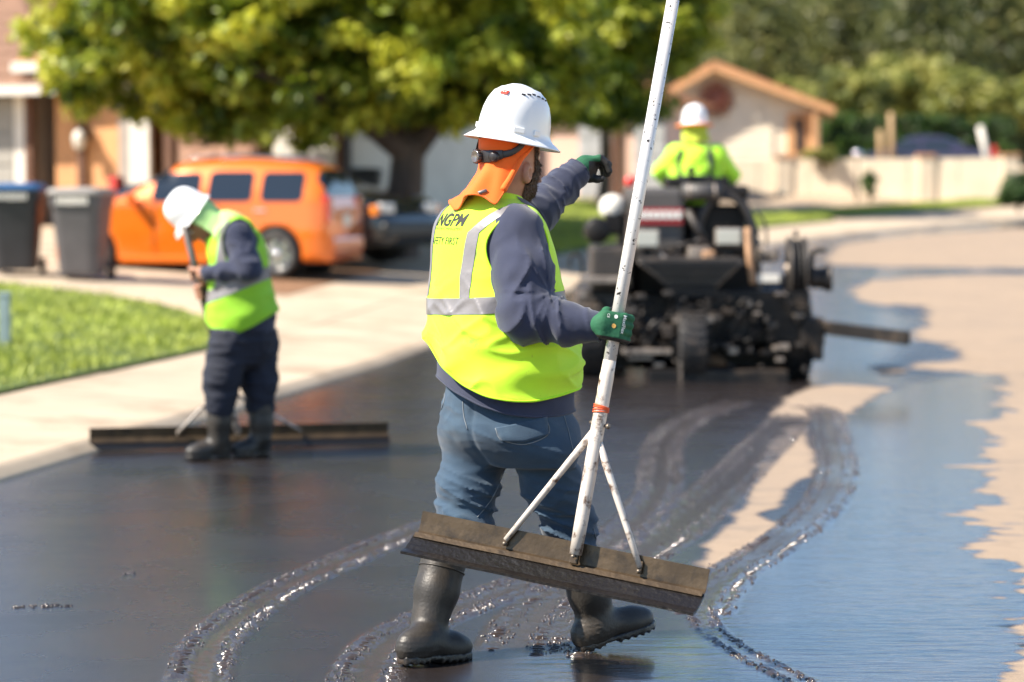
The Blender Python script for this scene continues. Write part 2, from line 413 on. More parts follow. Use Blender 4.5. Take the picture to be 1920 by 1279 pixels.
# ------------------------------------------------------------------ road sheet with the wet sealer, tracks and bare asphalt
def make_road():
    ds = []
    s = -12.0
    while s < 100:
        ds.append(s)
        s += 0.6 if s < 5.6 else 0.016 if s < 13.5 else 0.035 if s < 20 else 0.07 if s < 30 else 0.16 if s < 55 else 1.2
    tt = [0.0]
    while tt[-1] < 9.4: tt.append(tt[-1] + (0.0135 if 1.6 < tt[-1] < 6.0 else 0.04 if tt[-1] < 7.5 else 0.3))
    Sg, Tg = np.meshgrid(np.array(ds), np.array(tt), indexing='ij')
    Pz = st_xyz(Sg, Tg); x, y = Pz[..., 0], Pz[..., 1]
    p3 = np.stack([x, y, np.zeros_like(x)], -1)
    rag = 0.17 * noise3(p3 * [.9, 2.6, 1]) + 0.10 * noise3(p3 * [2.4, 6.0, 1] + 5) + 0.07 * noise3(p3 * [6, 13.0, 1] + 5) + 0.05 * noise3(p3 * [14, 24, 1] + 9)
    soft = 0.05 * noise3(p3 * [4, 4, 1] + 3) + 0.025 * noise3(p3 * [11, 11, 1])
    bare = np.zeros_like(x)
    def add(pts, n, w=0.03):
        nonlocal bare
        sd = poly_sd(x, y, gpoly(pts)); bare = np.maximum(bare, smoothstep(w, -w, sd + n))
    add([(1885, 705), (1868, 760), (1850, 800), (1858, 850), (1838, 900), (1850, 950), (1830, 1000), (1845, 1060), (1880, 1120), (1870, 1180), (1890, 1240), (1885, 1279), (1885, 1420), (2700, 1420), (2700, 660), (1960, 690)], rag)
    add([(1445, 787), (1475, 748), (1505, 732), (1560, 720), (1680, 727), (1628, 750), (1588, 775), (1575, 800), (1560, 772), (1530, 765), (1490, 790)], soft)
    add([(1520, 780), (1472, 810), (1445, 840), (1415, 895), (1408, 935), (1365, 985), (1330, 1025), (1314, 1080), (1350, 1056), (1415, 1017), (1462, 985), (1422, 966), (1448, 955), (1472, 920), (1520, 887), (1526, 860), (1510, 805)], soft * 0.8)
    add([(1533, 489), (1560, 472), (1578, 456), (1720, 441), (1900, 428), (2500, 428), (2500, 505), (1830, 503), (1640, 500), (1560, 497)], soft * 2, 0.08)
    add([(1592, 540), (1628, 526), (1720, 519), (1830, 514), (2500, 514), (2500, 690), (1960, 700), (1890, 706), (1700, 690), (1785, 672), (1806, 660), (1780, 645), (1700, 635), (1742, 600), (1735, 573), (1650, 571), (1605, 562)], soft * 2, 0.06)  # strip left dark above this area also paints in the tree crown's shadow
    add([(1634, 690), (1650, 682), (1698, 690), (1690, 704), (1650, 706)], soft, 0.04)
    bare = np.maximum(bare, smoothstep(0.0, 0.6, Sg - 56.0)); bare = np.maximum(bare, smoothstep(6.15, 6.3, Tg + 2 * soft + .3 * noise3(p3 * [.6, .6, 1])))
    wet = smoothstep(0.12, -0.1, poly_sd(x, y, gpoly([(1592, 778), (1640, 745), (1700, 722), (1890, 690), (2100, 800), (2100, 1400), (1000, 1400), (1010, 1235), (1150, 1215), (1300, 1188), (1375, 1085), (1470, 1015), (1560, 935), (1582, 860)])) + 0.1 * noise3(p3 * [3, 3, 1]))
    wet = np.maximum(wet, 0.8 * smoothstep(0.25, -0.25, poly_sd(x, y, gpoly([(1470, 720), (1530, 570), (1500, 450), (1900, 418), (1640, 455), (1560, 505), (1800, 508), (1600, 530), (1640, 580), (1730, 600), (1700, 640), (1640, 690), (1690, 720), (1560, 722)]))))
    hgt = np.zeros_like(x); track = np.zeros_like(x); beads = []; brg = np.random.default_rng(21)
    def trk(pts, w, amp=0.007, lug=0.036, lugs=1.0, ridges=1.0, film=1.0):
        nonlocal hgt, track
        c = spline(np.array([G(*q)[:2] for q in pts]), 10)
        seg = np.r_[0, np.cumsum(np.linalg.norm(np.diff(c, axis=0), axis=1))]
        lo = c.min(0) - w * 1.6; hi = c.max(0) + w * 1.6
        m = (x > lo[0]) & (x < hi[0]) & (y > lo[1]) & (y < hi[1]); xm, ym = x[m], y[m]
        best = np.full(xm.shape, 1e9); u = np.zeros(xm.shape); v = np.zeros(xm.shape)
        for i in range(len(c) - 1):
            e = c[i + 1] - c[i]; L2 = e @ e + 1e-12; t = np.clip(((xm - c[i][0]) * e[0] + (ym - c[i][1]) * e[1]) / L2, 0, 1)
            qx = xm - c[i][0] - t * e[0]; qy = ym - c[i][1] - t * e[1]; d = np.hypot(qx, qy); b = d < best
            best[b] = d[b]; u[b] = (np.sign(qx * e[1] - qy * e[0]) * d)[b]; v[b] = (seg[i] + t * np.sqrt(L2))[b]
        q = np.abs(u) / (w / 2); pm = p3[m]
        nz = 0.55 + 0.6 * noise3(pm * [14, 14, 1]); nz2 = noise3(pm * [60, 60, 1])
        edge = np.exp(-((q - 0.93) / 0.13) ** 2) * ridges
        inner = np.exp(-((q - 0.38) / 0.10) ** 2) * 0.7 * ridges
        lg = np.clip(np.sin((v + 0.35 * np.abs(u)) * 2 * np.pi / lug), -0.2, 1) * smoothstep(0.30, 0.42, q) * smoothstep(1.08, 0.98, q) * lugs
        nz3 = noise3(pm * [38, 38, 1] + 2)
        hh = amp * (edge * nz.clip(0.1, 1.4) * (1 + .7 * nz3) + inner * nz.clip(0, 1.2) * (1 + .7 * nz3) + 0.75 * lg * (0.7 + 0.5 * nz2) + 0.25 * nz2 * (q < 1.1))
        ends = smoothstep(0, 0.25, v) * smoothstep(seg[-1], seg[-1] - 0.25, v)
        k = smoothstep(1.2, 1.0, q) * ends
        hgt[m] = np.maximum(hgt[m], hh * k); track[m] = np.maximum(track[m], k * film * (0.75 + 0.25 * nz))
        bare[m] *= 1 - np.clip(k * film * smoothstep(1.15, 0.9, q), 0, 1) * (0.72 + 0.25 * noise3(pm * [9, 9, 1]).clip(-1, 1))
        # beads of wet sealer, added on the ridges for sun sparkle
        tot = seg[-1]; nb = int(tot * 260 * ridges * film)
        vv = brg.uniform(.05, tot - .05, nb); j = np.clip(np.searchsorted(seg, vv) - 1, 0, len(c) - 2); tt_ = (vv - seg[j]) / (seg[j + 1] - seg[j])
        e = (c[j + 1] - c[j]); e /= np.linalg.norm(e, axis=1)[:, None]; nn = np.stack([e[:, 1], -e[:, 0]], 1)
        row = brg.choice([-.93, -.40, .40, .93], nb, p=[.36, .12, .14, .38]); uu = (row + brg.normal(0, .09, nb)) * w / 2
        lugrow = brg.random(nb) < .30 * lugs; vq = np.round(vv / lug) * lug; vv2 = np.where(lugrow, vq, vv); uu = np.where(lugrow, brg.uniform(.35, 1.0, nb) * np.sign(uu) * w / 2, uu)
        pc = c[j] + tt_[:, None] * (c[j + 1] - c[j]) + e * (vv2 - vv)[:, None] + nn * uu[:, None]
        dens = noise3(np.stack([pc[:, 0] * 6, pc[:, 1] * 6, pc[:, 0] * 0], 1)) > -.25
        rs = .0025 + .0065 * brg.random((nb, 2)) ** 2; beads.append(np.concatenate([pc, e, rs * [1.5, 1.0], brg.uniform(.004, .0075, (nb, 1))], 1)[dens])
        # transverse lug ridges left by the tyre tread
        if lugs > .3 and film > .6:
            for sg in (-1, 1):
                vv = np.arange(.06, tot - .06, lug) + (lug / 2 if sg > 0 else 0); vv = vv + brg.normal(0, .002, len(vv)); j = np.clip(np.searchsorted(seg, vv) - 1, 0, len(c) - 2); tt_ = (vv - seg[j]) / (seg[j + 1] - seg[j])
                e = (c[j + 1] - c[j]); e /= np.linalg.norm(e, axis=1)[:, None]; nn = np.stack([e[:, 1], -e[:, 0]], 1); ce = unit(nv(1, .28)); ac = nn * ce[0] + e * ce[1] * sg
                pc = c[j] + tt_[:, None] * (c[j + 1] - c[j]) + nn * (sg * w * .345) + brg.normal(0, .002, (len(vv), 2))
                keep = noise3(np.stack([pc[:, 0] * 5, pc[:, 1] * 5, pc[:, 0] * 0 + 3], 1)) > -.05 - .2 * lugs; keep &= (brg.random(len(vv)) < .85) & (pc[:, 1] < 10.8)
                beads.append(np.concatenate([pc, ac, np.stack([min(w, .2) * brg.uniform(.06, .16, len(vv)), brg.uniform(.0045, .0075, len(vv)), brg.uniform(.002, .007, len(vv))], 1)], 1)[keep])
    trk([(900, 955), (770, 1000), (650, 1050), (530, 1105), (440, 1165), (390, 1220), (372, 1290), (372, 1360)], 0.20, 0.008)
    trk([(1395, 752), (1300, 785), (1250, 825), (1240, 880), (1232, 930), (1170, 1000), (1060, 1065), (930, 1115), (800, 1165), (720, 1215), (680, 1290), (676, 1350)], 0.23, 0.008)
    trk([(1500, 775), (1440, 830), (1380, 890), (1300, 965), (1210, 1030), (1110, 1090), (1010, 1160), (975, 1230)], 0.30, 0.006, lugs=0.5, ridges=0.7)
    trk([(1500, 760), (1545, 775), (1560, 830), (1570, 880), (1545, 945), (1470, 1010), (1390, 1062), (1335, 1110), (1310, 1160)], 0.22, 0.008, lugs=0.35)
    trk([(1310, 1130), (1330, 1180), (1400, 1230), (1490, 1275), (1560, 1330)], 0.10, 0.011, lug=0.03, ridges=0.5)
    trk([(1160, 1080), (1110, 1120), (1060, 1180), (1040, 1240)], 0.2, 0.005, ridges=0.5)
    # squeegee lap marks in the fresh coat
    for a, b in (((150, 1082), (275, 1075)), ((325, 1052), (402, 1052)), ((0, 1140), (160, 1136))):
        trk([a, ((a[0] + b[0]) / 2, (a[1] + b[1]) / 2 + 1), b], 0.035, 0.004, lugs=0.2, film=0.5)
    rip = noise3(p3 * [5, 30, 1]) * 0.55 + noise3(p3 * [13, 60, 1] + 4) * 0.45
    hgt = hgt + 0.0011 * rip * wet * (1 - bare) + 0.003 * (1 - bare)
    Pz[..., 2] += hgt
    V = Pz.reshape(-1, 3); F = grid_faces(len(ds), len(tt))[:, ::-1]
    me = mesh_data('road', V, F)
    for nm, arr in (('bare', bare), ('wet', wet), ('track', track)):
        at = me.attributes.new(nm, 'FLOAT', 'POINT'); at.data.foreach_set('value', arr.ravel().astype(np.float32))
    m = bpy.data.materials.new('sealed asphalt'); m.use_nodes = True; nt = m.node_tree; L = nt.links; b = nt.nodes['Principled BSDF']
    def node(t, **k):
        n = nt.nodes.new(t)
        for a, v in k.items(): setattr(n, a, v)
        return n
    def attr(n): a = node('ShaderNodeAttribute'); a.attribute_name = n; return a.outputs['Fac']
    tc = node('ShaderNodeTexCoord').outputs['Object']
    def noise(scale, detail=4, mp=None, rough=0.6):
        n = node('ShaderNodeTexNoise'); n.inputs['Scale'].default_value = scale; n.inputs['Detail'].default_value = detail; n.inputs['Roughness'].default_value = rough
        if mp:
            q = node('ShaderNodeMapping'); q.inputs['Scale'].default_value = mp; L.new(tc, q.inputs[0]); L.new(q.outputs[0], n.inputs['Vector'])
        else: L.new(tc, n.inputs['Vector'])
        return n.outputs[0]
    def mixc(f, a, c):
        n = node('ShaderNodeMix', data_type='RGBA')
        if isinstance(f, float): n.inputs[0].default_value = f
        else: L.new(f, n.inputs[0])
        for i, v in ((6, a), (7, c)):
            if isinstance(v, tuple): n.inputs[i].default_value = (*v, 1)
            else: L.new(v, n.inputs[i])
        return n.outputs[2]
    def rng(v, a, c, d, e):
        n = node('ShaderNodeMapRange'); L.new(v, n.inputs[0]) if not isinstance(v, float) else None
        for i, q in zip((1, 2, 3, 4), (a, c, d, e)): n.inputs[i].default_value = q
        return n.outputs[0]
    def math_(op, a, c):
        n = node('ShaderNodeMath', operation=op)
        for i, v in ((0, a), (1, c)):
            if isinstance(v, float): n.inputs[i].default_value = v
            else: L.new(v, n.inputs[i])
        return n.outputs[0]
    grain = noise(150, 3); blot = noise(0.9, 5); speck = noise(420, 2)
    asph = mixc(rng(grain, 0.35, 0.68, 0, 1), (0.24, 0.172, 0.112), (0.42, 0.305, 0.205))
    asph = mixc(rng(blot, 0.35, 0.7, 0, 0.5), asph, (0.25, 0.185, 0.13))
    stain = rng(noise(2.2, 6, (0.6, 2.4, 1)), 0.58, 0.66, 0, 0.6); fine = rng(noise(9, 6), 0.52, 0.70, 0, 0.45); asph = mixc(fine, asph, (0.19, 0.14, 0.095))
    asph = mixc(stain, asph, (0.17, 0.135, 0.105))
    seal = mixc(rng(noise(2.0, 5), 0.3, 0.7, 0, 1), (0.015, 0.012, 0.012), (0.026, 0.020, 0.018))
    seal = mixc(attr('track'), seal, (0.055, 0.041, 0.032))
    L.new(mixc(attr('bare'), seal, asph), b.inputs['Base Color'])
    b.inputs['Specular IOR Level'].default_value = 0.8; b.inputs['Coat Roughness'].default_value = 0.16; cw = math_('MULTIPLY', rng(attr('bare'), 0, 1, 1.0, 0.0), rng(attr('wet'), 0, 1, 0.24, 0.95)); L.new(cw, b.inputs['Coat Weight'])
    r_s = rng(noise(1.3, 5), 0.3, 0.7, 0.17, 0.36)
    def mixf(f, a, c):
        n = node('ShaderNodeMix', data_type='FLOAT'); L.new(f, n.inputs[0])
        for i, v in ((2, a), (3, c)):
            if isinstance(v, float): n.inputs[i].default_value = v
            else: L.new(v, n.inputs[i])
        return n.outputs[0]
    rr = mixf(attr('wet'), r_s, 0.11); rr = mixf(attr('track'), rr, 0.13); rr = mixf(attr('bare'), rr, 0.85)
    L.new(rr, b.inputs['Roughness'])
    hb = math_('ADD', math_('MULTIPLY', grain, 1.0), math_('MULTIPLY', speck, 0.4))
    amp = mixf(attr('wet'), 0.0016, 0.0006); amp = mixf(attr('track'), amp, 0.006); amp = mixf(attr('bare'), amp, 0.003)
    bp = node('ShaderNodeBump'); bp.inputs['Strength'].default_value = 1.0
    L.new(amp, bp.inputs['Distance']); L.new(hb, bp.inputs['Height'])
    b2 = node('ShaderNodeBump'); b2.inputs['Strength'].default_value = 1.0
    rp = noise(16, 4, (0.35, 1.6, 1)); L.new(rp, b2.inputs['Height']); L.new(math_('MULTIPLY', attr('wet'), 0.013), b2.inputs['Distance']); L.new(bp.outputs[0], b2.inputs['Normal'])
    b3 = node('ShaderNodeBump'); b3.inputs['Strength'].default_value = 1.0; L.new(rp, b3.inputs['Height']); L.new(math_('MULTIPLY', attr('wet'), 0.0012), b3.inputs['Distance']); L.new(b3.outputs[0], b.inputs['Coat Normal'])
    L.new(b2.outputs[0], b.inputs['Normal'])
    o = obj('road', me, m); tag(o, kind='structure')
    B = np.concatenate(beads); n = len(B); rg = np.random.default_rng(22)
    zb = z_road(xy_st(B[:, 0], B[:, 1])[0]); th = np.linspace(0, 2 * np.pi, 8, endpoint=False)
    prof = [(1.0, -.3), (.92, .38), (.60, .80), (.25, .97)]
    unitV = np.concatenate([np.stack([np.cos(th) * r_, np.sin(th) * r_, np.full(8, h_)], 1) for r_, h_ in prof] + [[[0, 0, 1.0]]])
    unitF = np.concatenate([tri(grid_faces(4, 8, False, True)), np.array([(24 + i, 24 + (i + 1) % 8, 32) for i in range(8)])])
    sx, sy, sz = B[:, 4], B[:, 5], B[:, 6]
    ex = B[:, 2:4]; ey = np.stack([-ex[:, 1], ex[:, 0]], 1)
    VB = np.zeros((n, 33, 3)); VB[..., :2] = B[:, None, :2] + unitV[None, :, :1] * (sx[:, None] * ex)[:, None, :] + unitV[None, :, 1:2] * (sy[:, None] * ey)[:, None, :]
    VB[..., 2] = zb[:, None] + .004 + unitV[None, :, 2] * sz[:, None]
    FB = (unitF[None] + (np.arange(n) * 33)[:, None, None]).reshape(-1, 3)
    M_bead = mat('wet sealer ridges and sparkle beads', (0.050, 0.034, 0.024), 0.14, spec=0.9, coat=0.2)
    tag(build('sealer_ridge_sparkle', VB.reshape(-1, 3), FB, M_bead), 'tread ridges of wet sealer and beads added for sparkle along the tyre tracks', 'sealer', kind='stuff'); return o
make_road()

# ------------------------------------------------------------------ lots, kerb, pavement slabs, driveway, lawns
M_conc = mat('concrete', (0.47, 0.372, 0.265), 0.85, var=0.10, vscale=1.3, bump=0.002, bscale=90, dirt=(0.30, 0.22, 0.145), dscale=1.1, damt=0.42, dsharp=0.22)
M_dirt = mat('dry ground', (0.38, 0.285, 0.19), 0.95, var=0.18, vscale=2.0, bump=0.01, bscale=25)
M_grass = mat('grass blades', (0.34, 0.39, 0.050), 0.6, var=0.3, vscale=1.5)
M_turf = mat('turf soil', (0.10, 0.14, 0.03), 0.9, var=0.3, vscale=3)
def st_sheet(name, s0, s1, d0, d1, ns, nd, m, dz, kind='structure', f=None, th=0.0, parent=None):
    Sg, Tg = np.meshgrid(np.linspace(s0, s1, ns), -np.linspace(d0, d1, nd), indexing='ij')
    V = st_xyz(Sg, Tg, dz).reshape(-1, 3); F = grid_faces(ns, nd)
    if f is not None:
        V, F = clip(V, F, f(Sg.ravel(), -Tg.ravel()))
    o = build(name, V, F, m, parent, False)
    if th: solid(o, th)
    if kind: tag(o, kind=kind)
    return o
st_sheet('ground', -13, 105, 0.145, 75, 220, 90, M_dirt, -0.012)
# verge beyond the right side of the street
Sg, Tg = np.meshgrid(np.linspace(-13, 60, 80), np.linspace(9.38, 40, 30), indexing='ij')
tag(build('verge', st_xyz(Sg, Tg, 0.02).reshape(-1, 3), grid_faces(80, 30)[:, ::-1], M_dirt), kind='structure')
kerb_rows = np.array([(0.0, -0.02), (0.0, 0.0), (0.03, 0.01), (0.07, 0.018), (0.12, 0.01), (0.16, 0.004), (0.16, -0.02)])
ks = np.linspace(-12, 90, 410)
V = np.concatenate([st_xyz(ks, -np.full_like(ks, a), b) for a, b in kerb_rows]); 
tag(build('kerb', V, grid_faces(len(kerb_rows), len(ks))[:, ::-1], M_conc), kind='structure')
walk = empty('pavement'); tag(walk, kind='structure')
s = -3.0; k = 0
while s < 62:
    L_ = 1.52
    Sg, Tg = np.meshgrid(np.linspace(s, s + L_ - 0.014, 5), -np.linspace(0.17, 1.44, 4), indexing='ij')
    V = st_xyz(Sg, Tg, 0.004 + random.uniform(-0.003, 0.003)).reshape(-1, 3)
    o = build('slab', V, grid_faces(5, 4), M_conc, walk, False); solid(o, 0.05)
    s += L_; k += 1
drive = empty('driveway'); tag(drive, kind='structure')
def drive_edge(s, d):      # flared towards the street on the near side
    return np.minimum(s - (26.6 - 4.6 * np.exp(-np.clip(d - 1.45, 0, 9) / 1.5)), 35.2 - s)
for i, (a, b) in enumerate(((1.45, 4.4), (4.414, 7.4), (7.414, 10.4), (10.414, 13.4), (13.414, 16.5))):
    for c, e in ((21.5, 28.0), (28.014, 31.5), (31.514, 35.3)):
        st_sheet('slab', c, e, a, b, 22, 12, M_conc, 0.008, None, drive_edge, 0.05, drive)
def lawn(name, s0, s1, d0, d1, f, blades, seed):
    o = st_sheet(name, s0, s1, d0, d1, 60, 50, M_turf, 0.035, 'structure', f, 0.08)
    rg = np.random.default_rng(seed); n = blades
    ss = rg.uniform(s0, s1, n); dd = rg.uniform(d0, d1, n); k = np.ones(n, bool) if f is None else f(ss, dd) > 0.02
    ss, dd = ss[k], dd[k]; n = len(ss); c = st_xyz(ss, -dd, 0.03)
    a = rg.uniform(0, 6.28, n); w = rg.uniform(0.006, 0.013, n); hh = rg.uniform(0.03, 0.075, n) * (1 + 0.4 * noise3(c * [1.3, 1.3, 0])); le = rg.normal(0, 0.025, (n, 2))
    u = np.stack([np.cos(a) * w, np.sin(a) * w, 0 * a], 1); tip = c + np.stack([le[:, 0], le[:, 1], hh], 1)
    V = np.stack([c - u, c + u, tip], 1).reshape(-1, 3); F = np.arange(3 * n).reshape(-1, 3)
    tag(build('grass', V, F, M_grass, smooth=False), label='bright green mown grass of the ' + name.replace('_', ' '), cat='grass', kind='stuff')
def near_lawn(s, d): return np.minimum(np.minimum(26.3 - 4.7 * np.exp(-np.clip(d - 1.45, 0, 9) / 1.5) - s, d - 1.46), 9.5 - d)
lawn('front_lawn', 6.0, 26.4, 1.46, 9.5, near_lawn, 90000, 3)
lawn('tree_lawn', 35.7, 47.0, 1.6, 9.0, None, 45000, 4)
lawn('wall_verge', 47.0, 66.0, 2.0, 3.2, None, 14000, 5)
# bark strip between the driveway and the pavement beside the parked car
M_bark = mat('bark mulch', (0.22, 0.115, 0.055), 0.95, var=0.4, vscale=22, bump=0.012, bscale=40)
st_sheet('bark_strip', 27.2, 31.5, 2.6, 3.4, 24, 8, M_bark, 0.014, 'structure')
# ------------------------------------------------------------------ people: shared pieces
M_skin = mat('skin', (0.40, 0.19, 0.115), 0.5, var=0.12, vscale=30, bump=0.0006, bscale=220)
M_beard = mat('brown beard hair', (0.060, 0.032, 0.018), 0.7, var=0.5, vscale=160, bump=0.004, bscale=300)
M_lime = mat('lime vest fabric', (0.58, 0.93, 0.025), 0.75, var=0.05, vscale=9, bump=0.0011, bscale=520, dirt=(0.16, 0.20, 0.05), dscale=5.0, damt=0.10, dsharp=0.10, sheen=0.2)
M_limetrim = mat('lime binding', (0.50, 0.92, 0.02), 0.7)
M_refl = mat('grey reflective tape', (0.20, 0.188, 0.192), 0.42, var=0.10, vscale=18, bump=0.0008, bscale=70)
M_navy = mat('navy cotton shirt', (0.025, 0.031, 0.064), 0.9, var=0.12, vscale=14, bump=0.0010, bscale=420, sheen=0.25)
M_black = mat('black print', (0.012, 0.012, 0.012), 0.7)
M_hat = mat('white hard hat plastic', (0.80, 0.80, 0.79), 0.30, dirt=(0.06, 0.05, 0.045), dscale=34, damt=-0.48, dsharp=0.03, coat=0.25)
M_red = mat('red sticker', (0.70, 0.045, 0.02), 0.4)
M_white = mat('white print', (0.82, 0.84, 0.78), 0.6)
M_orange = mat('orange neck shade cloth', (0.92, 0.135, 0.002), 0.75, var=0.06, vscale=10, bump=0.0006, bscale=400, sheen=0.2)
M_rubber = mat('dark rubber boot', (0.030, 0.025, 0.020), 0.48, var=0.25, vscale=10, bump=0.0012, bscale=120, dirt=(0.085, 0.063, 0.043), dscale=7, damt=0.28, dsharp=0.3)
M_sole = mat('boot sole', (0.022, 0.018, 0.015), 0.35, bump=0.004, bscale=70, dirt=(0.06, 0.04, 0.026), dscale=11, damt=0.4)
M_goggle = mat('dark goggle frame', (0.022, 0.018, 0.018), 0.35)
M_lens = mat('grey tinted lens', (0.10, 0.085, 0.08), 0.12, coat=0.6)

def denim():
    m = mat('worn blue denim', (0.022, 0.050, 0.086), 0.85, var=0.22, vscale=7, bump=0.0012, bscale=380, sheen=0.2, dirt=(0.062, 0.108, 0.150), dscale=4.0, damt=0.35, dsharp=0.35)
    return m
M_denim = denim()
M_stitch = mat('denim stitching', (0.20, 0.22, 0.24), 0.8)
M_glove = mat('green knit glove', (0.012, 0.105, 0.046), 0.8, var=0.15, vscale=40, bump=0.0012, bscale=500)
M_glovedip = mat('black dipped glove palm', (0.016, 0.014, 0.013), 0.65, bump=0.0008, bscale=400)

def hard_hat(parent, c, fwd, nrm, sc=1.0, m=M_hat, brim=0.036, detail=True, sticker=True, front_brim=0.012):
    """full-brim hard hat: lathe with an oval plan, drooping brim, ridges, vents, clip slots"""
    n = unit(nrm); f = unit(np.asarray(fwd) - n * (np.asarray(fwd) @ n)); r = np.cross(f, n)
    th = np.linspace(0, 2 * np.pi, 72, endpoint=False)
    prof = [(1.0, 0.0), (0.995, 0.020), (0.975, 0.050), (0.93, 0.080), (0.85, 0.108), (0.72, 0.131), (0.54, 0.147), (0.33, 0.156), (0.14, 0.159), (0.001, 0.160)]
    a, b = 0.128 * sc, 0.106 * sc
    rows = []
    def ring(k, h, extra=0.0):
        e = np.cos(th); s_ = np.sin(th)
        return np.asarray(c) + np.outer(e * (a * k + extra + front_brim * (extra > 0) * np.clip(e, 0, 1)), f) + np.outer(s_ * (b * k + extra), r) + n * h
    for ex, h in ((brim + 0.002, -0.0245), (brim + 0.004, -0.022), (brim, -0.019), (brim * 0.62, -0.009), (brim * 0.28, -0.002), (0.006, 0.002), (0.001, 0.008)):
        rows.append(ring(1.0, h * sc, ex * sc))
    for k, h in prof[1:]:
        q = ring(k, h * sc)
        hump = 0.006 * sc * np.exp(-((np.abs(np.sin(th)) * k * 1.0) / 0.16) ** 2) * smoothstep(0.02, 0.10, h)
        hump += 0.0035 * sc * np.exp(-((np.abs(np.sin(th)) * k - 0.42) / 0.07) ** 2) * smoothstep(0.05, 0.11, h)
        rows.append(q + hump[:, None] * n)
    V = np.concatenate(rows); F = grid_faces(len(rows), 72, False, True)
    o = build('hard_hat', V, F, m, parent); solid(o, 0.003, -1)
    def on(phi, h, out=0.001):          # point on the dome side at angle phi from front, height h
        k = np.interp(h, [p_[1] for p_ in prof], [p_[0] for p_ in prof])
        d = np.cos(phi) * f * a + np.sin(phi) * r * b
        return np.asarray(c) + d * k * sc ** 0 + unit(d) * out + n * h * sc
    if detail:
        for phi, w in ((R(128), 0.019), (R(98), 0.013), (R(-128), 0.019), (R(-98), 0.013)):
            p = on(phi, 0.018, 0.002); d = unit(np.cos(phi) * f + np.sin(phi) * r); t = np.cross(n, d)
            q = box('accessory_slot', p, (w, 0.0055, 0.0085), m, parent, np.array([t, d, n]), 0.002)
        M_vent = M_goggle
        for sgn in (1, -1):
            for i in range(6):
                phi = R(128 - 13 * i) * sgn; h = 0.136 - 0.0030 * abs(i - 2)
                k = np.interp(h, [p_[1] for p_ in prof], [p_[0] for p_ in prof]); d = unit(np.cos(phi) * f * a + np.sin(phi) * r * b); nn = unit(d * 0.75 + n * 0.9); t = np.cross(n, d)
                box('vent_slot', on(phi, h, 0.0005), (0.0068, 0.0026, 0.0022), M_vent, parent, np.array([t, np.cross(nn, t), nn]))
    if sticker:
        phi = R(168); d = unit(np.cos(phi) * f * a + np.sin(phi) * r * b); h = 0.128
        nn = unit(d * 0.8 + n); t = np.cross(n, d); up = np.cross(nn, t) * -1
        p = on(phi, h, 0.0045)
        st = box('logo_sticker', p, (0.014, 0.0095, 0.0012), M_red, parent, np.array([t, up, nn]), 0.003)
        for dx, dz in ((-0.004, 0.0), (0.004, 0.0)):
            box('logo_bar', p + nn * 0.0016 + t * dx, (0.0028, 0.0012, 0.0005), M_white, parent, np.array([t, up, nn]))
    return o, f, r, n

def finger(p, pts, rad): return d_chain(p, pts, rad, 0.006)
def boot_sdf(knee, ankle, heel, toe, up, rtop, rank, sc=1.0):
    """rubber boot: shaft from near the knee to the ankle, foot from heel to toe"""
    heel = np.asarray(heel, float); toe = np.asarray(toe, float); fd = unit(toe - heel); up = unit(np.asarray(up) - fd * (np.asarray(up) @ fd)); sd = np.cross(fd, up)
    L = np.linalg.norm(toe - heel); ax = np.array([fd, sd, up])
    def f(p):
        d = d_chain(p, [knee, (np.asarray(knee) * 0.45 + np.asarray(ankle) * 0.55), ankle], [rtop, rtop * 0.93, rank], 0.02)
        d = smin(d, d_ell(p, heel + fd * 0.055 * sc + up * 0.055 * sc, (0.070 * sc, 0.050 * sc, 0.062 * sc), ax), 0.025)
        d = smin(d, d_cone(p, heel + fd * 0.09 * sc + up * 0.07 * sc, heel + fd * (L - 0.09 * sc) + up * 0.052 * sc, 0.056 * sc, 0.046 * sc), 0.03)
        d = smin(d, d_ell(p, toe - fd * 0.075 * sc + up * 0.045 * sc, (0.076 * sc, 0.054 * sc, 0.047 * sc), ax), 0.025)
        q = (p - heel) @ up; v = (p - heel) @ fd
        d = d - 0.0022 * np.clip(np.sin((p @ up) * 2 * np.pi / 0.016), 0, 1) * smoothstep(0.17, 0.08, q) * smoothstep(0.16, 0.06, v)
        cutz = -(q - 0.018 * sc)
        return np.maximum(d, cutz)
    def s(p):
        q = p - heel; u = q @ fd; w = q @ sd; z = q @ up
        half = np.interp(u, [0, 0.03 * sc, 0.1 * sc, 0.17 * sc, L - 0.06 * sc, L - 0.02 * sc, L], [0.02, 0.040, 0.043, 0.047, 0.052, 0.035, 0.012]) * sc + 0.004
        arch = np.where((u > 0.085 * sc) & (u < 0.135 * sc), 0.012 * sc, 0.0)
        lug = np.where(np.sin(u * 2 * np.pi / (0.027 * sc)) > 0.2, 0.0, 0.007 * sc)
        zc = np.maximum(arch, lug)
        d = np.maximum(np.maximum(np.abs(w) - half, np.maximum(-u, u - L)), np.maximum(z - 0.030 * sc, zc - z))
        return d * 0.8
    lo = np.min([knee, ankle, heel, toe], 0) - 0.13; hi = np.max([knee, ankle, heel, toe], 0) + 0.13
    return f, s, lo, hi
